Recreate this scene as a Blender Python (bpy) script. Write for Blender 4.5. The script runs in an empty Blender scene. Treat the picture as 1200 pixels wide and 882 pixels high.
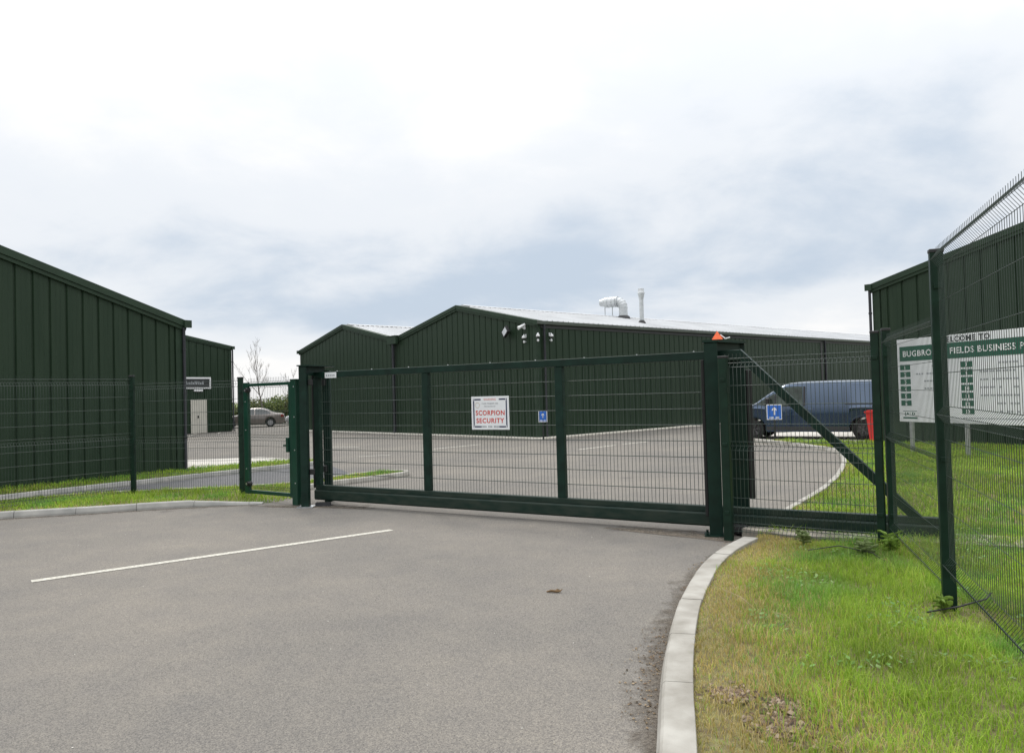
import bpy, bmesh, math, random
import numpy as np
from mathutils import Vector, Matrix, geometry as mgeo

SC = bpy.context.scene
COL = SC.collection
random.seed(7)
RNG = np.random.default_rng(7)
V = Vector

# ------------------------------------------------------------------ camera
cam = bpy.data.cameras.new('camera')
cam.sensor_width = 36.0
cam.lens = 27.0
cam.clip_start = 0.05
cam.clip_end = 3000
camo = bpy.data.objects.new('camera', cam)
COL.objects.link(camo)
_roll, _pitch = math.atan(0.0275), math.atan(21 / 900)
R0, U0 = V((1, 0, 0)), V((0, -math.sin(_pitch), math.cos(_pitch)))
F0 = V((0, math.cos(_pitch), math.sin(_pitch)))
RX = R0 * math.cos(_roll) - U0 * math.sin(_roll)
UX = R0 * math.sin(_roll) + U0 * math.cos(_roll)
camo.matrix_world = Matrix(((RX.x, UX.x, -F0.x, 0), (RX.y, UX.y, -F0.y, 0), (RX.z, UX.z, -F0.z, 1.9), (0, 0, 0, 1)))
SC.camera = camo

# ------------------------------------------------------------------ sky and sun
SUN_EL, SUN_AZ = math.radians(52), math.radians(-24)      # azimuth from +Y, clockwise
world = bpy.data.worlds.new('World')
SC.world = world
world.use_nodes = True
wn, wl = world.node_tree.nodes, world.node_tree.links
wn.clear()


def N(tree, t, **kw):
    n = tree.nodes.new(t)
    for k, v in kw.items():
        setattr(n, k, v)
    return n


def build_sky():
    t = world.node_tree
    out = N(t, 'ShaderNodeOutputWorld')
    bg = N(t, 'ShaderNodeBackground')
    bg.inputs['Strength'].default_value = 0.1
    sky = N(t, 'ShaderNodeTexSky', sky_type='NISHITA')
    sky.sun_disc = False
    sky.sun_elevation = SUN_EL
    sky.sun_rotation = SUN_AZ
    tc = N(t, 'ShaderNodeTexCoord')
    sep = N(t, 'ShaderNodeSeparateXYZ')
    wl.new(tc.outputs['Generated'], sep.inputs[0])

    def math_(op, a, b=None, c=None, clamp=False):
        m = N(t, 'ShaderNodeMath', operation=op, use_clamp=clamp)
        for i, x in enumerate((a, b, c)):
            if x is None:
                continue
            if isinstance(x, (int, float)):
                m.inputs[i].default_value = x
            else:
                wl.new(x, m.inputs[i])
        return m.outputs[0]
    z = math_('MAXIMUM', sep.outputs[2], 0.0)
    zz = math_('ADD', z, 0.30)
    px = math_('DIVIDE', sep.outputs[0], zz)
    py = math_('DIVIDE', sep.outputs[1], zz)
    cmb = N(t, 'ShaderNodeCombineXYZ')
    wl.new(px, cmb.inputs[0]); wl.new(py, cmb.inputs[1])

    def noise(scale, detail, rough, off, dist=0.0, ax=0.62):
        mp = N(t, 'ShaderNodeMapping')
        mp.inputs['Location'].default_value = off
        mp.inputs['Scale'].default_value = (scale * ax, scale, 1)
        wl.new(cmb.outputs[0], mp.inputs[0])
        n = N(t, 'ShaderNodeTexNoise')
        n.inputs['Scale'].default_value = 1.0
        n.inputs['Detail'].default_value = detail
        n.inputs['Roughness'].default_value = rough
        n.inputs['Distortion'].default_value = dist
        wl.new(mp.outputs[0], n.inputs['Vector'])
        return n.outputs[0]
    big = noise(0.80, 3.0, 0.42, (-5.68, -17.40, 8.131), 0.2, 0.75)
    det = noise(2.3, 7.0, 0.56, (1.3, 4.2, 5.0), 0.2, 1.0)
    mixn = math_('ADD', math_('MULTIPLY', big, 0.66), math_('MULTIPLY', det, 0.34))
    # thin overcast: dens 0 = grey-blue cloud base, 1 = bright white cloud
    up = math_('MULTIPLY', math_('SMOOTH_MIN', z, 0.6, 0.2), 0.28)
    low = math_('MULTIPLY', math_('SUBTRACT', 1.0, math_('DIVIDE', z, 0.17), clamp=True), 0.11)
    val = math_('ADD', math_('ADD', mixn, up), low)
    ramp = N(t, 'ShaderNodeValToRGB')
    cr = ramp.color_ramp
    cr.interpolation = 'EASE'
    cr.elements[0].position = 0.43; cr.elements[0].color = (6.0, 6.95, 8.15, 1)
    cr.elements[1].position = 0.70; cr.elements[1].color = (10.6, 10.55, 10.5, 1)
    e = cr.elements.new(0.57); e.color = (9.0, 9.35, 9.8, 1)
    wl.new(val, ramp.inputs[0])
    mix = N(t, 'ShaderNodeMixRGB')
    mix.inputs[0].default_value = 0.97
    wl.new(sky.outputs[0], mix.inputs[1])
    wl.new(ramp.outputs[0], mix.inputs[2])
    # overcast vault: brighter towards the zenith
    gain = math_('MULTIPLY_ADD', math_('POWER', z, 3.0), 2.3, 0.95)
    mul = N(t, 'ShaderNodeMixRGB', blend_type='MULTIPLY')
    mul.inputs[0].default_value = 1.0
    wl.new(mix.outputs[0], mul.inputs[1])
    wl.new(gain, mul.inputs[2])
    wl.new(mul.outputs[0], bg.inputs[0])
    wl.new(bg.outputs[0], out.inputs[0])


build_sky()
sun = bpy.data.lights.new('sun', 'SUN')
sun.energy = 1.5
sun.angle = math.radians(11)
sun.color = (1.0, 0.95, 0.87)
suno = bpy.data.objects.new('sun', sun)
COL.objects.link(suno)
_sd = V((math.sin(SUN_AZ) * math.cos(SUN_EL), math.cos(SUN_AZ) * math.cos(SUN_EL), math.sin(SUN_EL)))
suno.rotation_euler = _sd.to_track_quat('Z', 'Y').to_euler()
suno.location = _sd * 60
vs = SC.view_settings
vs.view_transform = 'Standard'
vs.look = 'None'
vs.exposure = 0.0
vs.gamma = 1.0
vs.use_curve_mapping = False
SC.render.engine = 'CYCLES'
SC.cycles.max_bounces = 8
SC.cycles.transparent_max_bounces = 24

# ------------------------------------------------------------------ materials
MATS = {}


def pmat(name, col, rough=0.6, metal=0.0, var=0.0, vscale=3.0, bump=0.0, bscale=60.0, spec=0.5,
         col2=None, stretch=(1, 1, 1), coat=0.0, trans=0.0, detail=6.0):
    m = bpy.data.materials.new(name)
    m.use_nodes = True
    t = m.node_tree
    b = t.nodes['Principled BSDF']
    b.inputs['Base Color'].default_value = (*col, 1)
    b.inputs['Roughness'].default_value = rough
    b.inputs['Metallic'].default_value = metal
    b.inputs['Specular IOR Level'].default_value = spec
    b.inputs['Coat Weight'].default_value = coat
    if coat:
        b.inputs['Coat Roughness'].default_value = 0.08
    tc = N(t, 'ShaderNodeTexCoord')
    if var or col2:
        mp = N(t, 'ShaderNodeMapping')
        mp.inputs['Scale'].default_value = stretch
        t.links.new(tc.outputs['Object'], mp.inputs[0])
        n = N(t, 'ShaderNodeTexNoise')
        n.inputs['Scale'].default_value = vscale
        n.inputs['Detail'].default_value = detail
        t.links.new(mp.outputs[0], n.inputs['Vector'])
        r = N(t, 'ShaderNodeValToRGB')
        c2 = col2 if col2 else tuple(min(1, c * (1 + var)) for c in col)
        c1 = col if col2 else tuple(c * (1 - var) for c in col)
        r.color_ramp.elements[0].position = 0.33; r.color_ramp.elements[0].color = (*c1, 1)
        r.color_ramp.elements[1].position = 0.67; r.color_ramp.elements[1].color = (*c2, 1)
        t.links.new(n.outputs[0], r.inputs[0])
        t.links.new(r.outputs[0], b.inputs['Base Color'])
        mr = N(t, 'ShaderNodeMapRange')
        mr.inputs['To Min'].default_value = max(0.02, rough - 0.07)
        mr.inputs['To Max'].default_value = min(1, rough + 0.1)
        t.links.new(n.outputs[0], mr.inputs[0])
        t.links.new(mr.outputs[0], b.inputs['Roughness'])
    if bump:
        n2 = N(t, 'ShaderNodeTexNoise')
        n2.inputs['Scale'].default_value = bscale
        n2.inputs['Detail'].default_value = 3
        t.links.new(tc.outputs['Object'], n2.inputs['Vector'])
        bp = N(t, 'ShaderNodeBump')
        bp.inputs['Strength'].default_value = bump
        bp.inputs['Distance'].default_value = 0.01
        t.links.new(n2.outputs[0], bp.inputs['Height'])
        t.links.new(bp.outputs[0], b.inputs['Normal'])
    if trans:
        b.inputs['Transmission Weight'].default_value = trans
    MATS[name] = m
    return m


def asphalt(name, c_lo, c_hi, scale=1.0):
    m = bpy.data.materials.new(name)
    m.use_nodes = True
    t = m.node_tree
    b = t.nodes['Principled BSDF']
    b.inputs['Roughness'].default_value = 0.9
    b.inputs['Specular IOR Level'].default_value = 0.25
    tc = N(t, 'ShaderNodeTexCoord')

    def noise(s, d, r=0.55):
        n = N(t, 'ShaderNodeTexNoise')
        n.inputs['Scale'].default_value = s
        n.inputs['Detail'].default_value = d
        n.inputs['Roughness'].default_value = r
        t.links.new(tc.outputs['Object'], n.inputs['Vector'])
        return n.outputs[0]

    def ramp(src, p0, c0, p1, c1):
        r = N(t, 'ShaderNodeValToRGB')
        r.color_ramp.elements[0].position = p0; r.color_ramp.elements[0].color = (*c0, 1)
        r.color_ramp.elements[1].position = p1; r.color_ramp.elements[1].color = (*c1, 1)
        t.links.new(src, r.inputs[0])
        return r.outputs[0]

    def mix(mode, f, a, bb):
        x = N(t, 'ShaderNodeMixRGB', blend_type=mode)
        x.inputs[0].default_value = f
        t.links.new(a, x.inputs[1]); t.links.new(bb, x.inputs[2])
        return x.outputs[0]
    big = ramp(noise(0.35 * scale, 6, 0.6), 0.35, c_lo, 0.68, c_hi)
    mid = ramp(noise(2.2 * scale, 5), 0.3, (0.94, 0.94, 0.95), 0.7, (1.05, 1.04, 1.02))
    vo = N(t, 'ShaderNodeTexVoronoi')
    vo.inputs['Scale'].default_value = 105
    t.links.new(tc.outputs['Object'], vo.inputs['Vector'])
    agg = ramp(vo.outputs['Color'], 0.15, (0.72, 0.72, 0.74), 0.85, (1.22, 1.2, 1.17))
    pits = ramp(noise(120, 3, 0.7), 0.38, (0.38, 0.37, 0.36), 0.49, (1, 1, 1))
    c = mix('MULTIPLY', 1, big, mid)
    c = mix('MULTIPLY', 1, c, agg)
    c = mix('MULTIPLY', 0.8, c, pits)
    sp_ = N(t, 'ShaderNodeTexVoronoi')
    sp_.inputs['Scale'].default_value = 0.55
    t.links.new(tc.outputs['Object'], sp_.inputs['Vector'])
    ad = N(t, 'ShaderNodeMath', operation='MULTIPLY_ADD')
    ad.inputs[1].default_value = 0.10
    t.links.new(noise(14, 4, 0.6), ad.inputs[0]); t.links.new(sp_.outputs['Distance'], ad.inputs[2])
    c = mix('MULTIPLY', 1, c, ramp(ad.outputs[0], 0.085, (0.70, 0.70, 0.72), 0.15, (1, 1, 1)))
    t.links.new(c, b.inputs['Base Color'])
    bp = N(t, 'ShaderNodeBump')
    bp.inputs['Strength'].default_value = 0.5
    bp.inputs['Distance'].default_value = 0.006
    t.links.new(noise(100, 3, 0.7), bp.inputs['Height'])
    t.links.new(bp.outputs[0], b.inputs['Normal'])
    MATS[name] = m
    return m


def attr_leaf(name, rough=0.55, transl=0.35):
    m = bpy.data.materials.new(name)
    m.use_nodes = True
    t = m.node_tree
    b = t.nodes['Principled BSDF']
    b.inputs['Roughness'].default_value = rough
    b.inputs['Specular IOR Level'].default_value = 0.3
    a = N(t, 'ShaderNodeVertexColor', layer_name='tint')
    t.links.new(a.outputs[0], b.inputs['Base Color'])
    tr = N(t, 'ShaderNodeBsdfTranslucent')
    t.links.new(a.outputs[0], tr.inputs[0])
    mx = N(t, 'ShaderNodeMixShader')
    mx.inputs[0].default_value = transl
    t.links.new(b.outputs[0], mx.inputs[1]); t.links.new(tr.outputs[0], mx.inputs[2])
    t.links.new(mx.outputs[0], t.nodes['Material Output'].inputs[0])
    MATS[name] = m
    return m


def dirt_mat(name, col, col2, thr0, thr1, scale):
    m = bpy.data.materials.new(name)
    m.use_nodes = True
    t = m.node_tree
    b = t.nodes['Principled BSDF']
    b.inputs['Roughness'].default_value = 0.95
    b.inputs['Specular IOR Level'].default_value = 0.1
    tc = N(t, 'ShaderNodeTexCoord')
    n = N(t, 'ShaderNodeTexNoise'); n.inputs['Scale'].default_value = 45; n.inputs['Detail'].default_value = 5
    t.links.new(tc.outputs['Object'], n.inputs['Vector'])
    r = N(t, 'ShaderNodeValToRGB')
    r.color_ramp.elements[0].position = 0.35; r.color_ramp.elements[0].color = (*col, 1)
    r.color_ramp.elements[1].position = 0.65; r.color_ramp.elements[1].color = (*col2, 1)
    t.links.new(n.outputs[0], r.inputs[0]); t.links.new(r.outputs[0], b.inputs['Base Color'])
    a = N(t, 'ShaderNodeVertexColor', layer_name='cover')
    n2 = N(t, 'ShaderNodeTexNoise'); n2.inputs['Scale'].default_value = scale; n2.inputs['Detail'].default_value = 8
    n2.inputs['Roughness'].default_value = 0.68
    t.links.new(tc.outputs['Object'], n2.inputs['Vector'])
    ad = N(t, 'ShaderNodeMath', operation='ADD')
    t.links.new(a.outputs[0], ad.inputs[0]); t.links.new(n2.outputs[0], ad.inputs[1])
    mr = N(t, 'ShaderNodeMapRange')
    mr.inputs['From Min'].default_value = thr0; mr.inputs['From Max'].default_value = thr1
    t.links.new(ad.outputs[0], mr.inputs[0])
    tp = N(t, 'ShaderNodeBsdfTransparent')
    mx = N(t, 'ShaderNodeMixShader')
    t.links.new(mr.outputs[0], mx.inputs[0]); t.links.new(tp.outputs[0], mx.inputs[1]); t.links.new(b.outputs[0], mx.inputs[2])
    t.links.new(mx.outputs[0], t.nodes['Material Output'].inputs[0])
    MATS[name] = m
    return m


CLAD = pmat('cladding_green', (0.0125, 0.0295, 0.0145), 0.5, col2=(0.0185, 0.037, 0.020), vscale=1.6, stretch=(5, 5, 0.35), bump=0.08, bscale=9, spec=0.28, detail=10)
CLADTRIM = pmat('trim_green', (0.020, 0.040, 0.023), 0.55, var=0.15, vscale=3, spec=0.3)
ROOF = pmat('roof_sheet', (0.46, 0.47, 0.48), 0.6, var=0.1, vscale=0.5, spec=0.4)
ROOFG = pmat('roof_sheet_green', (0.02, 0.036, 0.022), 0.55, var=0.1, vscale=0.6)
GUTTER = pmat('gutter_grey_green', (0.07, 0.085, 0.07), 0.5, var=0.12, vscale=2)
PIPE = pmat('pipe_black', (0.012, 0.013, 0.018), 0.4, var=0.2, vscale=4)
SOFFIT = pmat('soffit_grey', (0.04, 0.042, 0.042), 0.6, var=0.15, vscale=3)
GPAINT = pmat('gate_paint', (0.0055, 0.021, 0.0145), 0.42, var=0.25, vscale=6, bump=0.04, bscale=150, spec=0.2, detail=10)
GMUD = pmat('gate_paint_dusty', (0.006, 0.021, 0.015), 0.5, col2=(0.024, 0.036, 0.027), vscale=4, stretch=(1, 1, 3), bump=0.05, bscale=150, spec=0.22, detail=12)
FPAINT = pmat('fence_paint', (0.006, 0.022, 0.013), 0.42, var=0.25, vscale=7, bump=0.03, bscale=150, spec=0.2, detail=10)
SPAINT = pmat('side_gate_paint', (0.003, 0.038, 0.022), 0.38, var=0.12, vscale=5, spec=0.45)
WIRE = pmat('wire_green', (0.016, 0.032, 0.024), 0.33, var=0.2, vscale=10, spec=0.6)
GALV = pmat('galvanised', (0.5, 0.52, 0.53), 0.35, metal=0.85, var=0.15, vscale=14)
BLACK = pmat('black_plastic', (0.012, 0.012, 0.013), 0.5, var=0.25, vscale=9)
RUBBER = pmat('rubber', (0.014, 0.014, 0.014), 0.85, var=0.2, vscale=20)
WHITE = pmat('white_paint', (0.75, 0.76, 0.77), 0.5, var=0.04, vscale=5)
OFFW = pmat('sign_white', (0.72, 0.74, 0.76), 0.4, var=0.04, vscale=3)
NAVY = pmat('sign_navy', (0.02, 0.028, 0.075), 0.4, var=0.05)
RED = pmat('sign_red', (0.55, 0.045, 0.03), 0.4, var=0.05)
PALERED = pmat('sign_pale_red', (0.6, 0.22, 0.2), 0.4, var=0.05)
SGREY = pmat('sign_grey', (0.3, 0.32, 0.34), 0.5, var=0.1, vscale=30)
BLUE = pmat('sign_blue', (0.02, 0.13, 0.52), 0.4, var=0.04)
SGREEN = pmat('sign_green', (0.006, 0.085, 0.05), 0.4, var=0.06)
DGREY = pmat('dark_grey', (0.03, 0.032, 0.035), 0.5, var=0.15)
DOORW = pmat('door_cream', (0.55, 0.53, 0.47), 0.5, var=0.05, vscale=2)
GLASS = pmat('dark_glass', (0.02, 0.026, 0.028), 0.06, spec=0.8, var=0.2, vscale=1.5)
LGLASS = pmat('van_glass', (0.035, 0.05, 0.042), 0.06, spec=0.45, var=0.5, vscale=3.5)
VANB = pmat('van_blue', (0.014, 0.041, 0.086), 0.2, metal=0.6, coat=1.0, var=0.06, vscale=1)
CARB = pmat('car_bronze', (0.17, 0.145, 0.13), 0.3, metal=0.4, coat=1.0, var=0.05)
CARW = pmat('car_silver', (0.6, 0.61, 0.62), 0.3, metal=0.2, coat=1.0, var=0.04)
RIMD = pmat('rim_dark', (0.10, 0.10, 0.105), 0.35, metal=0.6, var=0.2)
RIML = pmat('rim_silver', (0.5, 0.5, 0.52), 0.3, metal=0.8, var=0.1)
REDLAMP = pmat('lamp_red', (0.17, 0.012, 0.010), 0.2, var=0.1)
CLEARL = pmat('lamp_clear', (0.6, 0.62, 0.65), 0.15, var=0.1)
BINR = pmat('bin_red', (0.62, 0.03, 0.025), 0.45, var=0.08)
ORANGE = pmat('reflector_orange', (0.85, 0.13, 0.03), 0.35, var=0.1, vscale=20)
KERB = pmat('kerb_concrete', (0.23, 0.215, 0.185), 0.85, col2=(0.38, 0.365, 0.33), vscale=3.5, bump=0.35, bscale=140, detail=12)
KERBG = pmat('kerb_concrete_grey', (0.25, 0.25, 0.235), 0.85, col2=(0.37, 0.36, 0.335), vscale=4, bump=0.25, bscale=140)
CONC = pmat('concrete', (0.42, 0.40, 0.36), 0.9, col2=(0.56, 0.53, 0.48), vscale=1.3, bump=0.15, bscale=90)
DCONC = pmat('dirty_concrete', (0.18, 0.16, 0.13), 0.95, col2=(0.36, 0.33, 0.28), vscale=5, bump=0.4, bscale=60)
PLINTH = pmat('plinth', (0.5, 0.47, 0.4), 0.9, col2=(0.66, 0.63, 0.56), vscale=3, bump=0.2, bscale=50)
LINE = pmat('line_paint', (0.30, 0.285, 0.245), 0.75, col2=(0.58, 0.56, 0.49), vscale=34, bump=0.2, bscale=120)
SOIL = pmat('soil_turf', (0.12, 0.09, 0.05), 0.95, col2=(0.20, 0.19, 0.07), vscale=16, bump=0.9, bscale=60, detail=8)
FIELD = pmat('field_grass', (0.09, 0.14, 0.035), 0.95, col2=(0.15, 0.19, 0.05), vscale=0.05)
BARK = pmat('bark', (0.17, 0.15, 0.13), 0.9, var=0.25, vscale=8)
TWIG = pmat('twig_brown', (0.13, 0.08, 0.035), 0.85, var=0.35, vscale=30)
CABLE = pmat('cable_black', (0.015, 0.014, 0.014), 0.6, var=0.2)
ASPH = asphalt('asphalt_worn', (0.166, 0.158, 0.145), (0.216, 0.200, 0.176))
ASPH2 = asphalt('asphalt_dark', (0.115, 0.118, 0.125), (0.155, 0.156, 0.16))
GRASSM = attr_leaf('grass_blades', 0.6, 0.45)
LEAFM = attr_leaf('leaves', 0.5, 0.3)
DIRT = dirt_mat('road_dirt', (0.075, 0.062, 0.05), (0.19, 0.165, 0.135), 0.75, 1.15, 7.0)
DEBRIS = attr_leaf('debris', 0.8, 0.1)

# ------------------------------------------------------------------ helpers


class MB:
    def __init__(s):
        s.v = []; s.f = []; s.m = []; s.sm = []

    def add(s, verts, faces, mi=0, smooth=False):
        o = len(s.v)
        s.v += [tuple(p) for p in verts]
        s.f += [tuple(i + o for i in f) for f in faces]
        s.m += [mi] * len(faces); s.sm += [smooth] * len(faces)
        return s

    def box(s, a, b, mi=0, bev=0.0):
        (x0, y0, z0), (x1, y1, z1) = a, b
        if bev <= 0:
            return s.add([(x0, y0, z0), (x1, y0, z0), (x1, y1, z0), (x0, y1, z0), (x0, y0, z1), (x1, y0, z1), (x1, y1, z1), (x0, y1, z1)],
                         [(3, 2, 1, 0), (4, 5, 6, 7), (0, 1, 5, 4), (1, 2, 6, 5), (2, 3, 7, 6), (3, 0, 4, 7)], mi)
        bm = bmesh.new()
        bmesh.ops.create_cube(bm, size=1)
        for v in bm.verts:
            v.co = V(((x0 + x1) / 2 + v.co.x * (x1 - x0), (y0 + y1) / 2 + v.co.y * (y1 - y0), (z0 + z1) / 2 + v.co.z * (z1 - z0)))
        bmesh.ops.bevel(bm, geom=bm.edges[:], offset=bev, segments=1, affect='EDGES')
        bm.verts.index_update()
        s.add([v.co for v in bm.verts], [[v.index for v in f.verts] for f in bm.faces], mi)
        bm.free()
        return s

    def beam(s, p, q, w, h, mi=0, up=V((0, 0, 1))):
        p, q = V(p), V(q)
        d = (q - p).normalized()
        sd = d.cross(up)
        sd = sd.normalized() if sd.length > 1e-5 else V((1, 0, 0))
        u = sd.cross(d).normalized()
        a, b = sd * (w / 2), u * (h / 2)
        vs_ = [p - a - b, p + a - b, p + a + b, p - a + b, q - a - b, q + a - b, q + a + b, q - a + b]
        return s.add(vs_, [(0, 1, 2, 3), (7, 6, 5, 4), (0, 4, 5, 1), (1, 5, 6, 2), (2, 6, 7, 3), (3, 7, 4, 0)], mi)

    def tube(s, pts, r, n=6, mi=0, smooth=True, cap=True):
        pts = [V(p) for p in pts]
        rs = r if isinstance(r, (list, tuple)) else [r] * len(pts)
        verts, faces = [], []
        ref = None
        for i, p in enumerate(pts):
            d = (pts[min(i + 1, len(pts) - 1)] - pts[max(i - 1, 0)])
            d = d.normalized() if d.length > 1e-9 else V((0, 0, 1))
            if ref is None:
                ref = d.orthogonal().normalized()
            ref = (ref - d * ref.dot(d))
            ref = ref.normalized() if ref.length > 1e-6 else d.orthogonal().normalized()
            bi = d.cross(ref)
            for k in range(n):
                a = 2 * math.pi * k / n + math.pi / n
                verts.append(p + (ref * math.cos(a) + bi * math.sin(a)) * rs[i])
        for i in range(len(pts) - 1):
            for k in range(n):
                faces.append((i * n + k, i * n + (k + 1) % n, (i + 1) * n + (k + 1) % n, (i + 1) * n + k))
        if cap:
            faces.append(tuple(reversed(range(n))))
            faces.append(tuple(range((len(pts) - 1) * n, len(pts) * n)))
        return s.add(verts, faces, mi, smooth)

    def lathe(s, prof, axis_o, axis_d, n=20, mi=0, smooth=True):
        axis_o, d = V(axis_o), V(axis_d).normalized()
        a = d.orthogonal().normalized(); b = d.cross(a)
        verts, faces = [], []
        for (t, r) in prof:
            for k in range(n):
                an = 2 * math.pi * k / n
                verts.append(axis_o + d * t + (a * math.cos(an) + b * math.sin(an)) * r)
        for i in range(len(prof) - 1):
            for k in range(n):
                faces.append((i * n + k, i * n + (k + 1) % n, (i + 1) * n + (k + 1) % n, (i + 1) * n + k))
        return s.add(verts, faces, mi, smooth)

    def prism(s, poly, y0, y1, mi=0):
        """polygon in the x-z plane extruded along y"""
        n = len(poly)
        vs_ = [(x, y0, z) for x, z in poly] + [(x, y1, z) for x, z in poly]
        fs = [tuple(range(n)), tuple(reversed(range(n, 2 * n)))]
        fs += [(i, i + n, (i + 1) % n + n, (i + 1) % n) for i in range(n)]
        return s.add(vs_, fs, mi)

    def prismz(s, poly, z0, z1, mi=0):
        n = len(poly)
        vs_ = [(x, y, z0) for x, y in poly] + [(x, y, z1) for x, y in poly]
        fs = [tuple(reversed(range(n))), tuple(range(n, 2 * n))]
        fs += [(i, (i + 1) % n, (i + 1) % n + n, i + n) for i in range(n)]
        return s.add(vs_, fs, mi)

    def build(s, name, mats, parent=None, loc=None, rz=None, smooth=None):
        me = bpy.data.meshes.new(name)
        me.from_pydata(s.v, [], s.f)
        mats = mats if isinstance(mats, (list, tuple)) else [mats]
        for m in mats:
            me.materials.append(m)
        if len(mats) > 1:
            me.polygons.foreach_set('material_index', s.m)
        if any(s.sm):
            me.polygons.foreach_set('use_smooth', s.sm)
            me.update()
            try:
                me.set_sharp_from_angle(angle=math.radians(42))
            except Exception:
                pass
        me.update()
        return link(name, me, parent, loc, rz)


def link(name, me, parent=None, loc=None, rz=None):
    o = bpy.data.objects.new(name, me)
    COL.objects.link(o)
    if parent is not None:
        o.parent = parent
    if loc is not None:
        o.location = loc
    if rz is not None:
        o.rotation_euler = (0, 0, rz)
    return o


def thing(name, label, cat, loc=(0, 0, 0), rz=0.0, group=None):
    o = bpy.data.objects.new(name, None)
    COL.objects.link(o)
    o.empty_display_size = 0.2
    o.location = loc
    o.rotation_euler = (0, 0, rz)
    return tag(o, label, cat, group)


def tag(o, label, cat, group=None):
    o['label'] = label
    o['category'] = cat
    if group:
        o['group'] = group
    return o


def kind(o, k, label=None, cat=None):
    o['kind'] = k
    if label:
        o['label'] = label
    if cat:
        o['category'] = cat
    return o


def copy_tree(o, parent=None):
    c = o.copy()
    COL.objects.link(c)
    c.parent = parent
    for ch in list(o.children):
        copy_tree(ch, c)
    return c


def lettering(txt, parent, mat, x, z, h, w=None, align='CENTER', y=-0.004, bold=0.0, name='lettering'):
    """flat letters in the parent's x-z plane, facing its -y; h = cap height, w = total width"""
    cu = bpy.data.curves.new('letters', 'FONT')
    cu.body = txt
    cu.size = 1.0
    cu.offset = bold
    cu.align_x = 'CENTER'
    cu.extrude = 0.0
    cu.space_character = 1.0 + bold * 5
    cu.resolution_u = 3
    tmp = bpy.data.objects.new('letters', cu)
    COL.objects.link(tmp)
    me = bpy.data.meshes.new_from_object(tmp)
    bpy.data.objects.remove(tmp)
    bpy.data.curves.remove(cu)
    co = np.zeros(len(me.vertices) * 3)
    me.vertices.foreach_get('co', co)
    co = co.reshape(-1, 3)
    x0, x1, y0, y1 = co[:, 0].min(), co[:, 0].max(), co[:, 1].min(), co[:, 1].max()
    sy = h / (y1 - y0)
    sx = (w / (x1 - x0)) if w else sy
    nx = (co[:, 0] - (x0 + x1) / 2) * sx
    nz = (co[:, 1] - (y0 + y1) / 2) * sy
    if align == 'LEFT':
        nx += (x1 - x0) / 2 * sx
    new = np.stack([nx + x, np.full_like(nx, y), nz + z], 1)
    polys = [list(p.vertices) for p in me.polygons]
    iv = sorted((co[p, 0].min(), co[p, 0].max(), i) for i, p in enumerate(polys))
    words, end = [], -1e9
    for a, b, i in iv:
        if a - end > 0.19:
            words.append([])
        words[-1].append(i)
        end = max(end, b)
    bpy.data.meshes.remove(me)
    o = None
    for wd in words:
        used = sorted({v_ for i in wd for v_ in polys[i]})
        ix = {v_: k for k, v_ in enumerate(used)}
        m2 = bpy.data.meshes.new(name)
        m2.from_pydata([tuple(new[v_]) for v_ in used], [], [[ix[v_] for v_ in polys[i]] for i in wd])
        m2.materials.append(mat)
        m2.update()
        o = link(name, m2, parent)
    return o


def poly_patch(name, poly, z, mat, spacing=None, bump=0.0, zfun=None):
    """a flat (or gently uneven) sheet inside a 2D polygon"""
    pts = [V((p[0], p[1])) for p in poly]
    n = len(pts)
    if spacing:
        P = np.array(poly)
        xs = np.arange(P[:, 0].min(), P[:, 0].max(), spacing)
        ys = np.arange(P[:, 1].min(), P[:, 1].max(), spacing)
        gx, gy = np.meshgrid(xs, ys)
        Q = np.stack([gx.ravel(), gy.ravel()], 1) + RNG.uniform(-.25, .25, (gx.size, 2)) * spacing
        Q = Q[inside(Q, P) & (dist_path(Q, np.vstack([P, P[:1]])) > spacing * 0.5)]
        pts += [V((float(a), float(b))) for a, b in Q]
    res = mgeo.delaunay_2d_cdt(pts, [(i, (i + 1) % n) for i in range(n)], [], 1, 1e-6)
    vv = []
    for p in res[0]:
        zz = z if zfun is None else float(zfun(p.x, p.y))
        vv.append((p.x, p.y, zz))
    fs = []
    for f in res[2]:
        a, b, c = [res[0][i] for i in f[:3]]
        fs.append(f if (b - a).cross(c - a) > 0 else tuple(reversed(f)))
    me = bpy.data.meshes.new(name)
    me.from_pydata(vv, [], fs)
    me.materials.append(mat)
    me.update()
    return link(name, me)


def inside(Q, P):
    x, y = Q[:, 0], Q[:, 1]
    r = np.zeros(len(Q), bool)
    j = len(P) - 1
    for i in range(len(P)):
        xi, yi, xj, yj = P[i][0], P[i][1], P[j][0], P[j][1]
        if yi != yj:
            c = ((yi > y) != (yj > y)) & (x < (xj - xi) * (y - yi) / (yj - yi) + xi)
            r ^= c
        j = i
    return r


def dist_path(Q, P):
    P = np.asarray(P, float)
    d = np.full(len(Q), 1e9)
    for i in range(len(P) - 1):
        a, b = P[i], P[i + 1]
        ab = b - a
        t = np.clip(((Q - a) @ ab) / max(ab @ ab, 1e-12), 0, 1)
        d = np.minimum(d, np.linalg.norm(Q - (a + t[:, None] * ab), axis=1))
    return d


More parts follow.
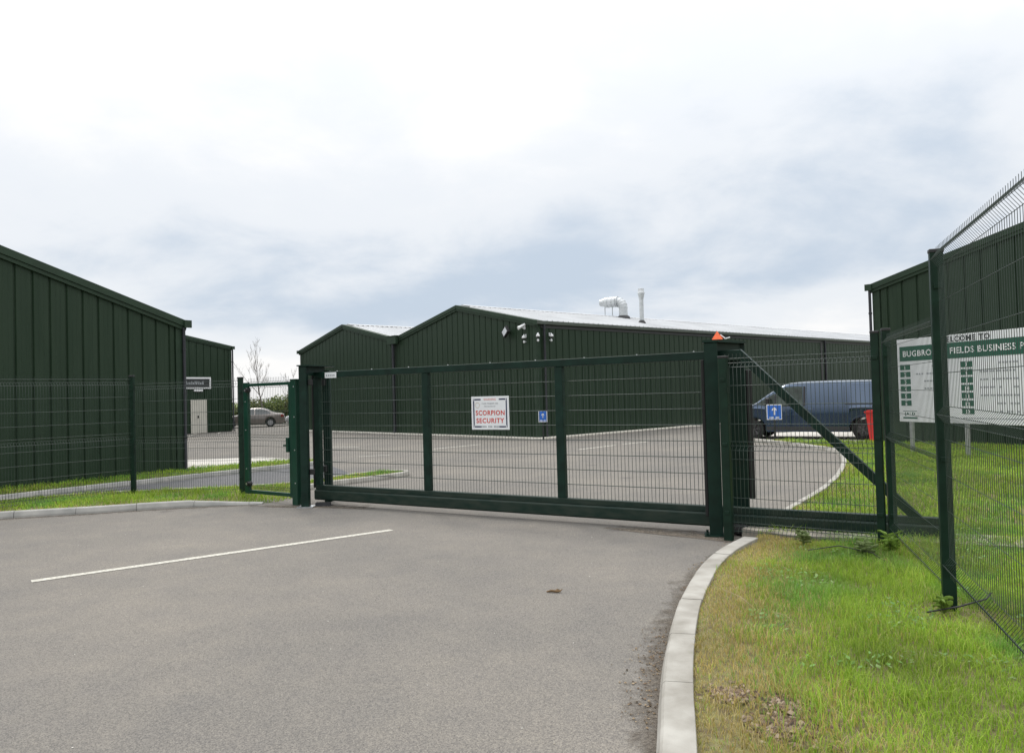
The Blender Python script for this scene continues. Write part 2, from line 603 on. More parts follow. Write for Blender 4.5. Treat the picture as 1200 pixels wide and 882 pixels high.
def smooth_path(pts, step=0.12):
    """Catmull-Rom through 2D points, resampled"""
    P = np.array(pts, float)
    P = np.vstack([2 * P[0] - P[1], P, 2 * P[-1] - P[-2]])
    out = []
    for i in range(1, len(P) - 2):
        for t in np.linspace(0, 1, 24, endpoint=False):
            a, b, c, d = P[i - 1], P[i], P[i + 1], P[i + 2]
            out.append(0.5 * ((2 * b) + (c - a) * t + (2 * a - 5 * b + 4 * c - d) * t * t + (3 * b - a - 3 * c + d) * t ** 3))
    out.append(P[-2])
    out = np.array(out)
    s = np.concatenate([[0], np.cumsum(np.linalg.norm(np.diff(out, axis=0), axis=1))])
    k = max(2, int(s[-1] / step))
    q = np.linspace(0, s[-1], k + 1)
    return np.stack([np.interp(q, s, out[:, 0]), np.interp(q, s, out[:, 1])], 1)


def offset_path(P, d):
    """to the left of travel for d > 0"""
    T = np.gradient(P, axis=0)
    T /= np.linalg.norm(T, axis=1)[:, None]
    return P + np.stack([-T[:, 1], T[:, 0]], 1) * d


_VN = {}


def vnoise(x, y, s, seed=0):
    """smooth value noise on numpy arrays, 0..1"""
    g = _VN.setdefault(seed, None)
    if g is None:
        g = _VN[seed] = np.random.default_rng(seed).random((64, 64))
    u, v = np.asarray(x) * s + 100, np.asarray(y) * s + 100
    iu, iv = np.floor(u).astype(int), np.floor(v).astype(int)
    fu, fv = u - iu, v - iv
    fu, fv = fu * fu * (3 - 2 * fu), fv * fv * (3 - 2 * fv)
    q = lambda a, b: g[a % 64, b % 64]
    return (q(iu, iv) * (1 - fu) + q(iu + 1, iv) * fu) * (1 - fv) + (q(iu, iv + 1) * (1 - fu) + q(iu + 1, iv + 1) * fu) * fv


def fast_mesh(name, verts, loops, starts, totals, mat, tint=None, layer='tint', smooth=False):
    me = bpy.data.meshes.new(name)
    me.vertices.add(len(verts))
    me.vertices.foreach_set('co', np.asarray(verts, np.float32).ravel())
    me.loops.add(len(loops))
    me.loops.foreach_set('vertex_index', np.asarray(loops, np.int32))
    me.polygons.add(len(starts))
    me.polygons.foreach_set('loop_start', np.asarray(starts, np.int32))
    me.polygons.foreach_set('loop_total', np.asarray(totals, np.int32))
    me.materials.append(mat)
    me.update(calc_edges=True)
    if tint is not None:
        a = me.color_attributes.new(layer, 'FLOAT_COLOR', 'POINT')
        c = np.concatenate([tint, np.ones((len(tint), 1))], 1)
        a.data.foreach_set('color', c.astype(np.float32).ravel())
    return me


def blades(P, z, h, w, lean, tint, tip_gain=1.15):
    """N bent grass blades: 5 vertices, one quad and one triangle each"""
    n = len(P)
    an = RNG.uniform(0, 2 * math.pi, n)
    dx, dy = np.cos(an), np.sin(an)
    sx, sy = -dy, dx
    b = np.zeros((n, 5, 3))
    z = np.broadcast_to(z, (n,))
    for k, (t, ww, bend) in enumerate(((0, 1, 0), (0, -1, 0), (.55, -.8, .3), (.55, .8, .3), (1, 0, 1))):
        b[:, k, 0] = P[:, 0] + sx * w * ww / 2 + dx * lean * h * bend
        b[:, k, 1] = P[:, 1] + sy * w * ww / 2 + dy * lean * h * bend
        b[:, k, 2] = z + h * t * np.sqrt(np.maximum(0.1, 1 - (lean * bend) ** 2 * .7))
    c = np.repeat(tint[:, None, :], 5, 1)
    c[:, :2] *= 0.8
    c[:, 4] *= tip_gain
    base = np.arange(n)[:, None] * 5
    loops = np.concatenate([base + 0, base + 1, base + 2, base + 3, base + 3, base + 2, base + 4], 1).ravel()
    st = (np.arange(n)[:, None] * 7 + np.array([0, 4])).ravel()
    tot = np.tile([4, 3], n)
    return b.reshape(-1, 3), loops, st, tot, c.reshape(-1, 3)


def sample_poly(P, density, keep=None):
    P = np.asarray(P)
    lo, hi = P.min(0), P.max(0)
    n = int((hi[0] - lo[0]) * (hi[1] - lo[1]) * density)
    Q = RNG.uniform(lo, hi, (n, 2))
    Q = Q[inside(Q, P)]
    if keep is not None:
        Q = Q[keep(Q)]
    return Q


def in_view(Q, margin=1.4):
    """cheap cull: keep only ground the photograph (or a step aside) could see"""
    return (Q[:, 1] > 2.2) & (np.abs(Q[:, 0]) < 0.68 * Q[:, 1] + margin)


# ------------------------------------------------------------------ ground, roads, kerbs
gm = MB()
ring = [(math.cos(a) * 900, math.sin(a) * 900 + 100) for a in [i * math.pi / 24 for i in range(48)]]
gm.add([(x, y, -0.06) for x, y in ring], [tuple(range(48))])
kind(gm.build('ground', FIELD), 'structure')
road = poly_patch('road', [(-34, -8), (30, -8), (30, 30), (70, 90), (-20, 90), (-48, 62), (-30, 40), (-34, 20)], 0.0, ASPH)
kind(road, 'structure')

NK = smooth_path([(0.10, 1.0), (0.34, 2.4), (0.70, 4.07), (0.82, 4.64), (0.99, 5.35), (1.24, 6.24), (1.47, 6.93), (1.84, 7.86), (2.23, 8.62), (2.70, 9.30)])
IK = smooth_path([(3.30, 10.35), (4.30, 11.95), (5.40, 13.70), (6.52, 15.72), (7.80, 18.41), (8.72, 20.7), (9.05, 22.1), (8.93, 23.7), (8.70, 25.3), (8.30, 27.4)])
LK = smooth_path([(-14.0, 11.0), (-11.2, 12.4), (-8.87, 13.26), (-7.56, 13.60), (-6.26, 14.0), (-4.67, 14.22)])
AK = smooth_path([(-14.6, 10.2), (-12.3, 13.4), (-10.37, 16.15), (-8.97, 18.0), (-8.3, 18.95), (-7.33, 20.2), (-6.29, 21.6), (-5.7, 22.5), (-5.75, 23.1), (-6.3, 23.4)])
BK = smooth_path([(-4.35, 16.2), (-3.91, 16.90), (-3.24, 17.6), (-2.62, 18.42), (-2.58, 18.85), (-2.95, 19.1), (-3.5, 18.95), (-4.3, 17.9), (-5.2, 16.75), (-7.6, 16.2), (-9.6, 15.6), (-11.4, 14.2)])


def kerb_run(path, side, mat, stone=0.75, hgt=0.12, wid=0.135, taper_end=None, step=0.12):
    """side=+1: the kerb body lies left of travel; path is its road-side foot"""
    root = bpy.data.objects.new('kerb', None)
    COL.objects.link(root)
    kind(root, 'structure')
    n = len(path)
    per = max(2, int(round(stone / step)))
    T = np.gradient(path, axis=0); T /= np.linalg.norm(T, axis=1)[:, None]
    NL = np.stack([-T[:, 1], T[:, 0]], 1) * side
    sec = [(0.0, -0.06), (0.004, hgt * 0.35), (0.026, hgt - 0.014), (0.042, hgt), (wid - .004, hgt), (wid, hgt - .006), (wid, -0.06)]
    i = 0
    while i < n - 1:
        j = min(n - 1, i + per)
        if n - 1 - j < 2:
            j = n - 1
        mb = MB(); vv = []; ff = []
        idx = list(range(i, j + 1))
        m = len(sec)
        jz = random.uniform(-.004, .004); jy = random.uniform(-.004, .004)
        for a, k in enumerate(idx):
            sh = 0.004 if a == 0 else (-0.004 if a == len(idx) - 1 else 0)
            f = 1.0
            if taper_end is not None and k > n - 1 - taper_end:
                f = max(0.25, (n - 1 - k) / taper_end * .75 + .25)
            for (o, zz) in sec:
                p = path[k] + NL[k] * (o + jy) + T[k] * sh
                vv.append((p[0], p[1], (zz * f if zz > 0 else zz) + jz))
        for a in range(len(idx) - 1):
            for b in range(m - 1):
                q = (a * m + b, a * m + b + 1, (a + 1) * m + b + 1, (a + 1) * m + b)
                ff.append(q if side < 0 else tuple(reversed(q)))
        ff.append(tuple(range(m)) if side > 0 else tuple(reversed(range(m))))
        e = (len(idx) - 1) * m
        ff.append(tuple(reversed(range(e, e + m))) if side > 0 else tuple(range(e, e + m)))
        mb.add(vv, ff)
        mb.build('kerb_stone', mat, root)
        i = j
    return root


kerb_run(NK, -1, KERB, wid=.21, stone=.9)
kerb_run(IK, -1, KERB)
kerb_run(LK, 1, KERBG, stone=0.9, taper_end=11)
kerb_run(AK, 1, KERBG, stone=0.9)
kerb_run(BK, 1, KERB, stone=0.6)

# turf: right verge (one continuous piece on both sides of the gate line), left verge with the island tip, strip by the left warehouse
NKi, IKi, LKi = offset_path(NK, -0.205), offset_path(IK, -0.13), offset_path(LK, 0.13)
AKi, BKi = offset_path(AK, 0.13), offset_path(BK, 0.13)
RIGHT = [tuple(p) for p in NKi] + [(2.86, 9.26), (3.42, 10.28)] + [tuple(p) for p in IKi[:-4]] + [(8.62, 26.5), (11.2, 23.95), (11.45, 23.8), (22, 12.6), (22, 0.5), (4, 0.3)]
LEFT = [tuple(p) for p in LKi] + [(-4.42, 14.5), (-4.25, 15.2), (-4.38, 16.0)] + [tuple(p) for p in BKi] + [(-13.5, 11.5)]
STRIP = [tuple(p) for p in AKi] + [(-7.4, 22.95), (-9.0, 21.4), (-9.05, 20.7), (-15.4, 11.4), (-15.2, 10.5)]


def turf_z(x, y):
    dip = np.clip(1.25 - np.hypot(np.asarray(x) + 4.35, np.asarray(y) - 14.55) / 1.1, 0, 1)
    return (1 - dip) * 0.098 - dip * .03 + 0.03 * (vnoise(x, y, 1.1, 3) - .5) + 0.02 * (vnoise(x, y, 4.0, 5) - .5)


for poly, sp in ((RIGHT, 0.35), (LEFT, 0.35), (STRIP, 0.6)):
    kind(poly_patch('turf', poly, 0.1, SOIL, spacing=sp, zfun=lambda x, y: turf_z(x, y) - .014), 'structure')

# side road behind the left fence, concrete pads, van apron, gate track footing
SIDE = [tuple(p) for p in AK[8:-6]] + [(-4.6, 20.6), (-3.9, 18.8)] + [tuple(p) for p in BK[30:]]
kind(poly_patch('side_road', SIDE, 0.004, ASPH2), 'structure')
kind(poly_patch('concrete_pad', [(-9.4, 20.95), (-7.5, 22.7), (-6.4, 23.75), (-6.3, 24.2), (-8.6, 26.1), (-12.6, 25.6)], 0.008, CONC), 'structure')
kind(poly_patch('parking_apron', [(8.3, 27.4), (8.62, 26.63), (11.1, 24.2), (17.0, 29.6), (15, 34), (9.5, 31)], 0.012, CONC), 'structure')
tf = MB()
tf.prismz([(2.85, 9.75), (3.25, 9.25), (6.4, 7.75), (6.75, 8.2), (3.15, 10.15)], 0.02, 0.128)
kind(tf.build('gate_footing', DCONC), 'structure')

# painted lines (parts of the road)


def painted_line(p, q, w, z=0.005):
    p, q = V((p[0], p[1], 0)), V((q[0], q[1], 0))
    d = (q - p).normalized(); s = V((-d.y, d.x, 0)) * w / 2
    m = MB()
    k = max(2, int((q - p).length / 0.15))
    vv = []
    for i in range(k + 1):
        c = p.lerp(q, i / k)
        for sg in (-1, 1):
            c2 = c + s * sg * (1 + random.uniform(-.07, .05))
            vv.append((c2.x, c2.y, z))
    m.add(vv, [(2 * i, 2 * i + 2, 2 * i + 3, 2 * i + 1)[::-1] for i in range(k)])
    m.build('painted_line', LINE, road)


painted_line((-5.32, 8.45), (-1.79, 11.08), 0.125)
for a, b, w in (((-7.5, 30.9), (-6.1, 30.3), 0.16), ((-5.1, 25.2), (-4.1, 25.6), 0.12), ((-2.93, 27.9), (-1.3, 29.7), 0.13), ((2.15, 25.65), (3.58, 27.25), 0.13),
                ((3.92, 27.71), (4.98, 28.64), 0.13), ((-18.8, 44.3), (-19.6, 47.6), 0.12), ((-18.0, 46.8), (-18.6, 48.8), 0.12)):
    painted_line(a, b, w)

# dirt drifted against the kerbs and around the gate posts


def dirt_strip(path, side, width, name, strength=0.55):
    n = len(path)
    cols = [0.0, .25, .5, .75, 1.0]
    vv = []; cc = []
    for i in range(n):
        wv = width * (0.7 + 0.6 * float(vnoise(path[i][0], path[i][1], 1.3, 11)))
        T = path[min(i + 1, n - 1)] - path[max(i - 1, 0)]
        T = T / np.linalg.norm(T)
        nl = np.array([-T[1], T[0]]) * side
        for c in cols:
            p = path[i] + nl * c * wv
            vv.append((p[0], p[1], 0.0042))
            e = min(1, i / 4, (n - 1 - i) / 4)
            cc.append(strength * (1 - c) ** 1.3 * (.4 + .6 * e) + 0.1)
    m = len(cols)
    ff = [(i * m + j, i * m + j + 1, (i + 1) * m + j + 1, (i + 1) * m + j) for i in range(n - 1) for j in range(m - 1)]
    me = bpy.data.meshes.new(name)
    me.from_pydata(vv, [], ff)
    me.materials.append(DIRT)
    a = me.color_attributes.new('cover', 'FLOAT_COLOR', 'POINT')
    for i, c in enumerate(cc):
        a.data[i].color = (c, c, c, 1)
    o = link(name, me)
    return kind(o, 'stuff', 'brown grit and dirt lying on the tarmac', 'dirt')


dirt_strip(NK, 1, 0.30, 'kerb_dirt', .42)
dirt_strip(LK, -1, 0.35, 'kerb_dirt', .45)
dirt_strip(smooth_path([(-4.9, 14.0), (-4.2, 13.75), (-3.4, 13.55), (-2.4, 13.15)]), 1, 0.7, 'gate_dirt', .5)
dirt_strip(smooth_path([(1.2, 10.75), (1.9, 10.15), (2.4, 9.75), (2.75, 9.35)]), 1, 0.75, 'gate_dirt', .62)

# ------------------------------------------------------------------ warehouses


def shed_roof_z(x, bays, eave, slope, bw):
    b = min(int(x / bw), bays - 1)
    u = x - b * bw
    return eave + slope * (bw / 2 - abs(u - bw / 2))


def make_shed(name, label, origin, ang, bw, bays, eave, slope, depth, pitch, single, roofmat, trim=0.24, base=0.06, gutter_box=True, side_single=False):
    """local x along the gable wall, local y into the building, z up"""
    root = thing(name, label, 'warehouse', (origin[0], origin[1], 0), ang)
    W = bw * bays
    zf = lambda x: shed_roof_z(x, bays, eave, slope, bw)
    tops = []
    for b in range(bays):
        tops += [(b * bw, eave), (b * bw + bw / 2, eave + slope * bw / 2)]
    tops.append((W, eave))
    wall = MB().prism([(W, -.1)] + [(0, -.1)] + [(x, z - 0.03) for x, z in tops], 0.0, 0.12).build('wall', CLAD, root)
    # gable cladding pans
    npan = int(round(bw / 2 / pitch))
    p = bw / 2 / npan
    joined = MB()
    cw = 0.2                      # corner flashing width
    for i in range(npan * 2 * bays):
        x0, x1 = i * p, (i + 1) * p
        if x0 < cw:
            x0 = cw
        if x1 > W - cw:
            x1 = W - cw
        if x1 - x0 < 0.05:
            continue
        pan_into(joined if not single else None, wall, x0, x1, base, zf(x0 + .001) - trim * .9, zf(x1 - .001) - trim * .9)
    if not single:
        kind(joined.build('cladding', CLAD, wall), 'stuff')
    # corner flashings and base flashing
    MB().box((-.03, -.052, base), (cw - .012, 0.2, eave - .1)).build('corner_flashing', CLADTRIM, root)
    MB().box((W - cw + .012, -.052, base), (W + .03, 0.2, eave - .1)).build('corner_flashing', CLADTRIM, root)
    MB().box((.04, -.04, -.02), (W - .04, -.004, base - .012)).build('base_flashing', SOFFIT, root)
    # verges
    for i in range(len(tops) - 1):
        (xa, za), (xb, zb) = tops[i], tops[i + 1]
        d = V((xb - xa, 0, zb - za)).normalized()
        pa, pb = V((xa, -.03, za + .03)), V((xb, -.03, zb + .03))
        if i == 0:
            pa -= d * .16
        if i == len(tops) - 2:
            pb += d * .16
        nrm = V((-d.z, 0, d.x))
        v = MB()
        v.add([pa, pb, pb - nrm * trim, pa - nrm * trim], [(0, 1, 2, 3)][:0])
        def slab(y0, y1, o0, o1):
            a0, a1, b0, b1 = pa - nrm * o0, pa - nrm * o1, pb - nrm * o0, pb - nrm * o1
            poly = [(a1.x, a1.z), (b1.x, b1.z), (b0.x, b0.z), (a0.x, a0.z)]
            v.prism(poly, y0, y1)
        slab(-.13, .25, -.02, trim * .62)
        slab(-.10, -.02, trim * .62 + .004, trim * 1.02)
        v.build('verge_trim', CLADTRIM, root)
    # long side wall on the x = W side and on the x = 0 side
    for sx in (W, 0):
        s = 1 if sx > 0 else -1
        sw = MB().box((sx - .1 if s > 0 else sx, .13, -.1), (sx if s > 0 else sx + .1, depth, eave - .05)).build('side_wall', CLAD, root)
        j = MB()
        y = 0.32
        while y < depth - .2:
            pan_side(j, sx, s, y, y + p, base, eave - .30)
            y += p
        kind(j.build('cladding', CLAD, sw), 'stuff')
        MB().box((min(sx, sx + s * .05), .22, eave - .285), (max(sx, sx + s * .05), depth, eave - .16)).build('eaves_trim', SOFFIT, root)
        g0 = MB()
        prof = [(0.0, 0.0), (0.0, -.13), (.03, -.155), (.12, -.155), (.15, -.13), (.155, .0), (.14, .0), (.135, -.12), (.02, -.12), (.02, .0)]
        prof = [(sx + s * (.012 + a), eave + .01 + b) for a, b in prof]
        if s < 0:
            prof = prof[::-1]
        g0.prism(prof, -.14, depth)
        g0.build('gutter', GUTTER, root)
        MB().box((min(sx + s * .0, sx + s * .2), -.2, eave - .17), (max(sx, sx + s * .2), -.142, eave + .03)).build('gutter_end_box', CLADTRIM, root)
    # roof sheets with ribs
    for b in range(bays):
        for h in (0, 1):
            xa = b * bw + (0 if h == 0 else bw)
            xm = b * bw + bw / 2
            sgn = 1 if h == 0 else -1
            e0 = V((xa - sgn * .1, 0, eave - slope * .1)); r0 = V((xm, 0, eave + slope * bw / 2))
            rf = MB()
            up = V((-slope * sgn, 0, 1)).normalized()
            q = [e0 + up * .03, r0 + up * .03]
            y0, y1 = .26, depth
            rf.add([(q[0].x, y0, q[0].z), (q[0].x, y1, q[0].z), (q[1].x, y1, q[1].z), (q[1].x, y0, q[1].z)], [(0, 1, 2, 3) if sgn < 0 else (3, 2, 1, 0)])
            y = y0 + .3
            while y < y1 - .1:
                a = [q[0], q[1]]
                vv = []
                for pt in a:
                    vv += [(pt.x, y - .05, pt.z), (pt.x + up.x * .045, y - .02, pt.z + up.z * .045), (pt.x + up.x * .045, y + .02, pt.z + up.z * .045), (pt.x, y + .05, pt.z)]
                ff = [(0, 1, 5, 4), (1, 2, 6, 5), (2, 3, 7, 6), (0, 3, 2, 1), (4, 5, 6, 7)]
                rf.add(vv, ff)
                y += 1.0 / 3
            rf.build('roof', roofmat, root)
        MB().prism([(b * bw + bw / 2 - .28, eave + slope * (bw / 2 - .28) + .085), (b * bw + bw / 2 + .28, eave + slope * (bw / 2 - .28) + .085), (b * bw + bw / 2, eave + slope * bw / 2 + .098)], .27, depth).build('ridge_cap', roofmat, root)
    return root


def pan_mesh(mb, x0, x1, zb, za, zc):
    g, c, d = .012, .022, .038
    pts = [(x0 + g, 0), (x0 + g + c, -d), (x1 - g - c, -d), (x1 - g, 0)]
    f = lambda x: za + (zc - za) * (x - x0) / (x1 - x0)
    vv = [(x, y - .001, zb) for x, y in pts] + [(x, y - .001, f(x)) for x, y in pts]
    mb.add(vv, [(0, 1, 5, 4), (1, 2, 6, 5), (2, 3, 7, 6), (3, 2, 1, 0), (4, 5, 6, 7)])


def pan_into(j, wall, x0, x1, zb, za, zc):
    if j is not None:
        pan_mesh(j, x0, x1, zb, za, zc)
    else:
        m = MB()
        pan_mesh(m, x0, x1, zb, za, zc)
        # two shallow stiffening swages on the pan face
        w = x1 - x0
        for t in (.36, .64):
            xm = x0 + w * t
            f = za + (zc - za) * t
            m.add([(xm - .008, -.0392, zb + .01), (xm, -.0435, zb + .01), (xm + .008, -.0392, zb + .01), (xm - .008, -.0392, f - .02), (xm, -.0435, f - .02), (xm + .008, -.0392, f - .02)],
                  [(0, 1, 4, 3), (1, 2, 5, 4)])
        m.build('cladding_panel', CLAD, wall)


def pan_side(mb, sx, s, y0, y1, zb, zt):
    g, c, d = .012, .022, .038
    pts = [(y0 + g, 0), (y0 + g + c, d), (y1 - g - c, d), (y1 - g, 0)]
    vv = [(sx + s * (o + .001), y, zb) for y, o in pts] + [(sx + s * (o + .001), y, zt) for y, o in pts]
    ff = [(0, 1, 5, 4), (1, 2, 6, 5), (2, 3, 7, 6), (3, 2, 1, 0), (4, 5, 6, 7)]
    if s < 0:
        ff = [tuple(reversed(f)) for f in ff]
    mb.add(vv, ff)


def downpipe(root, x, y, z1, off=(0, -.1), r=.042, name='downpipe', shoe=None):
    m = MB()
    m.tube([(x + off[0], y + off[1], z1), (x + off[0], y + off[1], 0.12), (x + off[0] * 1.6, y + off[1] * 1.6, 0.05)], r, 10)
    o = m.build(name, PIPE, root)
    for z in (z1 * .25, z1 * .55, z1 * .85):
        MB().lathe([(-.03, r + .002), (-.03, r + .012), (.03, r + .012), (.03, r + .002)], (x + off[0], y + off[1], z), (0, 0, 1), 10).build('pipe_clip', PIPE, o)


DL = math.atan2(.827, .562)
WL_ = 12.0
dl = V((math.cos(DL), math.sin(DL), 0))
c = V((-8.95, 20.81, 0)) - dl * WL_
left = make_shed('warehouse', 'dark green clad warehouse at the left edge, nearest the left fence', c, DL, WL_, 1, 4.12, .31, 26, .365, True, ROOFG)
downpipe(left, WL_ - .005, -.02, 3.95, (0.02, -.085))
c = V((-18.3, 50.0, 0)) - dl * 12
far = make_shed('warehouse', 'smaller looking far green warehouse with cream door, behind the left warehouse', c, DL, 12, 1, 5.5, .17, 22, .5, True, ROOFG)
downpipe(far, 12.04, -.02, 5.3, (0.02, -.1), r=.05)
DC = math.radians(-47.7)
dc = V((math.cos(DC), math.sin(DC), 0))
c = V((1.09, 32.73, 0)) - dc * 21.4
mid = make_shed('warehouse', 'long twin-gabled green warehouse with pale roof behind the sliding gate', c, DC, 10.7, 2, 5.0, .221, 52, .40, False, ROOF)
c = V((11.4, 24.0, 0))
DR = math.atan2(-.73, .683)
right = make_shed('warehouse', 'green clad warehouse at the right edge behind the welcome board', c, DR, 12.0, 1, 5.0, .29, 30, .43, True, ROOFG)
downpipe(right, -.06, -.02, 4.85, (-.02, -.1))

# valley hopper, downpipes and plinths of the twin-gabled warehouse
v = MB()
v.box((10.7 - .42, -.30, 4.72), (10.7 + .42, -.135, 5.12)).box((10.7 - .46, -.33, 5.124), (10.7 + .46, -.131, 5.16))
v.build('valley_hopper', CLADTRIM, mid)
downpipe(mid, 10.7, -.06, 4.71, (0, -.12), r=.075)
downpipe(mid, 21.43, .35, 4.86, (.1, 0), r=.05)
downpipe(mid, 21.43, 26.2, 4.86, (.1, 0), r=.06)
MB().box((21.445, 25.7, .07), (21.47, 26.0, 4.7)).build('corner_flashing', SOFFIT, mid)
downpipe(mid, 0.02, .35, 4.86, (-.1, 0), r=.05)
pl = MB()
pl.box((.0, -.55, -.02), (22.05, -.03, .045)).box((21.46, -.02, -.02), (22.05, 50, .045))
pl.build('plinth', PLINTH, mid)

# door, window, sign and lamp on the far warehouse (local x measured from its far left end)
dr = MB()
dr.box((12 - 2.96, -.09, .02), (12 - 1.86, -.045, 2.12), bev=.006)
door = dr.build('door', DOORW, far)
dd = MB()
dd.box((12 - 2.42, -.094, .05), (12 - 2.40, -.0905, 2.08))
dd.build('door_seam', SGREY, door)
MB().box((12 - 2.52, -.14, .98), (12 - 2.46, -.092, 1.12)).build('door_handle', BLACK, door)
wf = MB()
wf.box((12 - 4.3, -.10, .95), (12 - 3.28, -.05, 2.02))
win = wf.build('window', WHITE, far)
MB().box((12 - 4.22, -.106, 1.03), (12 - 3.36, -.102, 1.94)).build('pane', GLASS, win)
MB().box((12 - 2.75, -.14, 2.62), (12 - 2.15, -.055, 2.74), bev=.01).build('bulkhead_lamp', WHITE, far)
sg = thing('shop_sign', 'long black name board in a white frame above the cream door', 'sign', (0, 0, 0), 0)
fm = far.matrix_basis.copy()
m4 = Matrix.Translation(far.location) @ Matrix.Rotation(DL, 4, 'Z') @ Matrix.Translation((12 - 3.3, -.06, 3.15))
sg.matrix_world = m4
MB().box((-1.75, -.045, -.36), (1.75, 0, .36)).build('frame', WHITE, sg)
MB().box((-1.64, -.052, -.26), (1.64, -.047, .26)).build('board', DGREY, sg)
dm = MB()
x = -1.0
while x < 1.15:
    w = random.uniform(.08, .17)
    h = random.choice((.12, .12, .2))
    dm.box((x, -.056, -.09), (x + w * .75, -.0535, -.09 + h))
    x += w
dm.build('lettering', SGREY, sg)


# roof plant of the twin-gabled warehouse: positions are (x along gable, y along the ridge) in its local frame
def mid_pt(x, y, z):
    return Matrix.Translation(mid.location) @ Matrix.Rotation(DC, 4, 'Z') @ V((x, y, z))


def mid_roof(x):
    return shed_roof_z(x, 2, 5.0, .221, 10.7) + .03


fx, fy = 21.4 - 2.0, 9.8
DUCT = pmat('duct_metal', (0.5, 0.52, 0.53), 0.42, metal=0.35, var=0.12, vscale=4)
fl = thing('flue_pipe', 'tall slim white flue pipe with cowl standing on the pale roof', 'flue', mid_pt(fx, fy, mid_roof(fx)), DC)
MB().lathe([(-.05, .10), (0, .22), (.06, .2), (.18, .125)], (0, 0, 0), (0, 0, 1), 16).build('flashing', BLACK, fl)
MB().lathe([(.1, .115), (1.32, .115)], (0, 0, 0), (0, 0, 1), 18).build('pipe', DUCT, fl)
MB().lathe([(1.3, .12), (1.36, .13), (1.62, .19), (1.64, .19), (1.66, .17), (1.86, .15), (1.9, .0)], (0, 0, 0), (0, 0, 1), 18).build('cowl', DUCT, fl)
ex, ey = 21.4 - 4.8, 11.7
du = thing('extract_duct', 'fat white extract duct elbow lying along the roof ridge', 'duct', mid_pt(ex, ey, mid_roof(ex)), DC)
MB().lathe([(-.08, .28), (0, .4), (.1, .36), (.16, .27)], (0, 0, 0), (0, 0, 1), 18).build('flashing', BLACK, du)
el = [(0, 0, .05), (0, 0, .62)]
for i in range(1, 9):
    a = i / 8 * math.radians(82)
    el.append((-.38 * (1 - math.cos(a)), -.05 * (1 - math.cos(a)), .62 + .38 * math.sin(a)))
MB().tube(el, .25, 18).build('elbow', DUCT, du)
sm = MB()
for k in (1, 3, 5, 7, 9):
    dv = (V(el[k]) - V(el[k - 1])).normalized()
    sm.lathe([(-.015, .25), (-.012, .268), (.012, .268), (.015, .25)], el[k], dv, 18)
sm.build('seam_rings', GALV, du)
hd = V((-1, -.28, .02)).normalized()
p0 = V(el[-1])
MB().lathe([(0, .25), (.02, .32), (.08, .32), (.10, .25), (.13, .30), (.78, .30), (.82, .30), (.86, .24), (1.12, .20), (1.12, .0)], p0, hd, 20).build('silencer', DUCT, du)
sm = MB()
for t in (.35, .6):
    sm.lathe([(-.012, .30), (-.01, .318), (.01, .318), (.012, .30)], p0 + hd * t, hd, 18)
sm.build('seam_rings', GALV, du)
for t in (.38, .85):
    q = p0 + hd * t
    zb = mid_roof(ex + q.x) - mid_roof(ex)
    MB().tube([(q.x, q.y, q.z - .3), (q.x, q.y, zb + .03)], .028, 6).box((q.x - .14, q.y - .14, zb - .03), (q.x + .14, q.y + .14, zb + .05)).build('support_leg', GALV, du)


# security cameras and floodlight at the warehouse corner
def dome_camera(x, y, z, ang, label):
    o = thing('security_camera', label, 'camera', mid_pt(x, y, z), DC + ang, 'cameras at the warehouse corner')
    o.scale = (.58, .58, .58)
    MB().box((-.06, -.03, -.05), (.06, 0, .2), bev=.008).tube([(0, -.02, .14), (0, -.2, .16), (0, -.24, .08)], .035, 8).build('bracket', OFFW, o)
    MB().lathe([(.10, .03), (.08, .10), (-.02, .135), (-.08, .135), (-.10, .12)], (0, -.24, 0), (0, 0, 1), 16).build('housing', WHITE, o)
    MB().lathe([(0, .118), (-.05, .108), (-.09, .075), (-.115, .0)], (0, -.24, -.1), (0, 0, 1), 16).build('dome', DGREY, o)
    s = MB().lathe([(-.10, .0), (-.09, .06), (-.04, .085), (.04, .085), (.06, .05), (.10, .03)], (0, -.2, -.36), (0, 0, 1), 14)
    s.box((-.03, -.18, -.38), (.03, 0, -.33))
    s.build('sensor', OFFW, o)


dome_camera(20.80, -.05, 4.36, 0, 'white dome camera under the bullet camera on the gable wall')
dome_camera(21.47, .02, 4.38, math.radians(45), 'white dome camera on the corner flashing left of the downpipe')
dome_camera(21.46, .72, 4.40, math.radians(90), 'white dome camera just right of the corner downpipe')
bc = thing('security_camera', 'white bullet camera tilted down, highest on the gable wall', 'camera', mid_pt(20.74, -.05, 4.80), DC, 'cameras at the warehouse corner')
bc.scale = (.75, .75, .75)
MB().box((-.07, -.03, -.14), (.07, 0, .04), bev=.008).tube([(0, -.02, -.06), (0, -.16, -.08), (0, -.2, 0)], .03, 8).build('bracket', OFFW, bc)
MB().lathe([(-.22, .0), (-.22, .075), (.2, .085), (.2, .1), (.3, .1), (.3, .085), (.27, .08), (.27, 0)], (0, -.2, .05), V((-.25, -.8, -.42)), 16).build('housing', WHITE, bc)
fl2 = thing('floodlight', 'small black floodlight on the gable wall left of the cameras', 'light', mid_pt(19.75, -.05, 4.68), DC)
MB().box((-.03, -.16, -.05), (.03, 0, .05)).build('bracket', BLACK, fl2)
b1 = MB().prism([(-.05, -.16), (.07, -.16), (.07, .17), (-.05, .17)], -.22, .22)
o = b1.build('housing', BLACK, fl2)
o.location = (0, -.24, -.02); o.rotation_euler = (math.radians(-38), 0, math.radians(90) * 0 + math.radians(80))
o2 = MB().box((-.056, -.17, -.12), (-.0515, .17, .13)).build('lens', CLEARL, fl2)
o2.location = o.location; o2.rotation_euler = o.rotation_euler

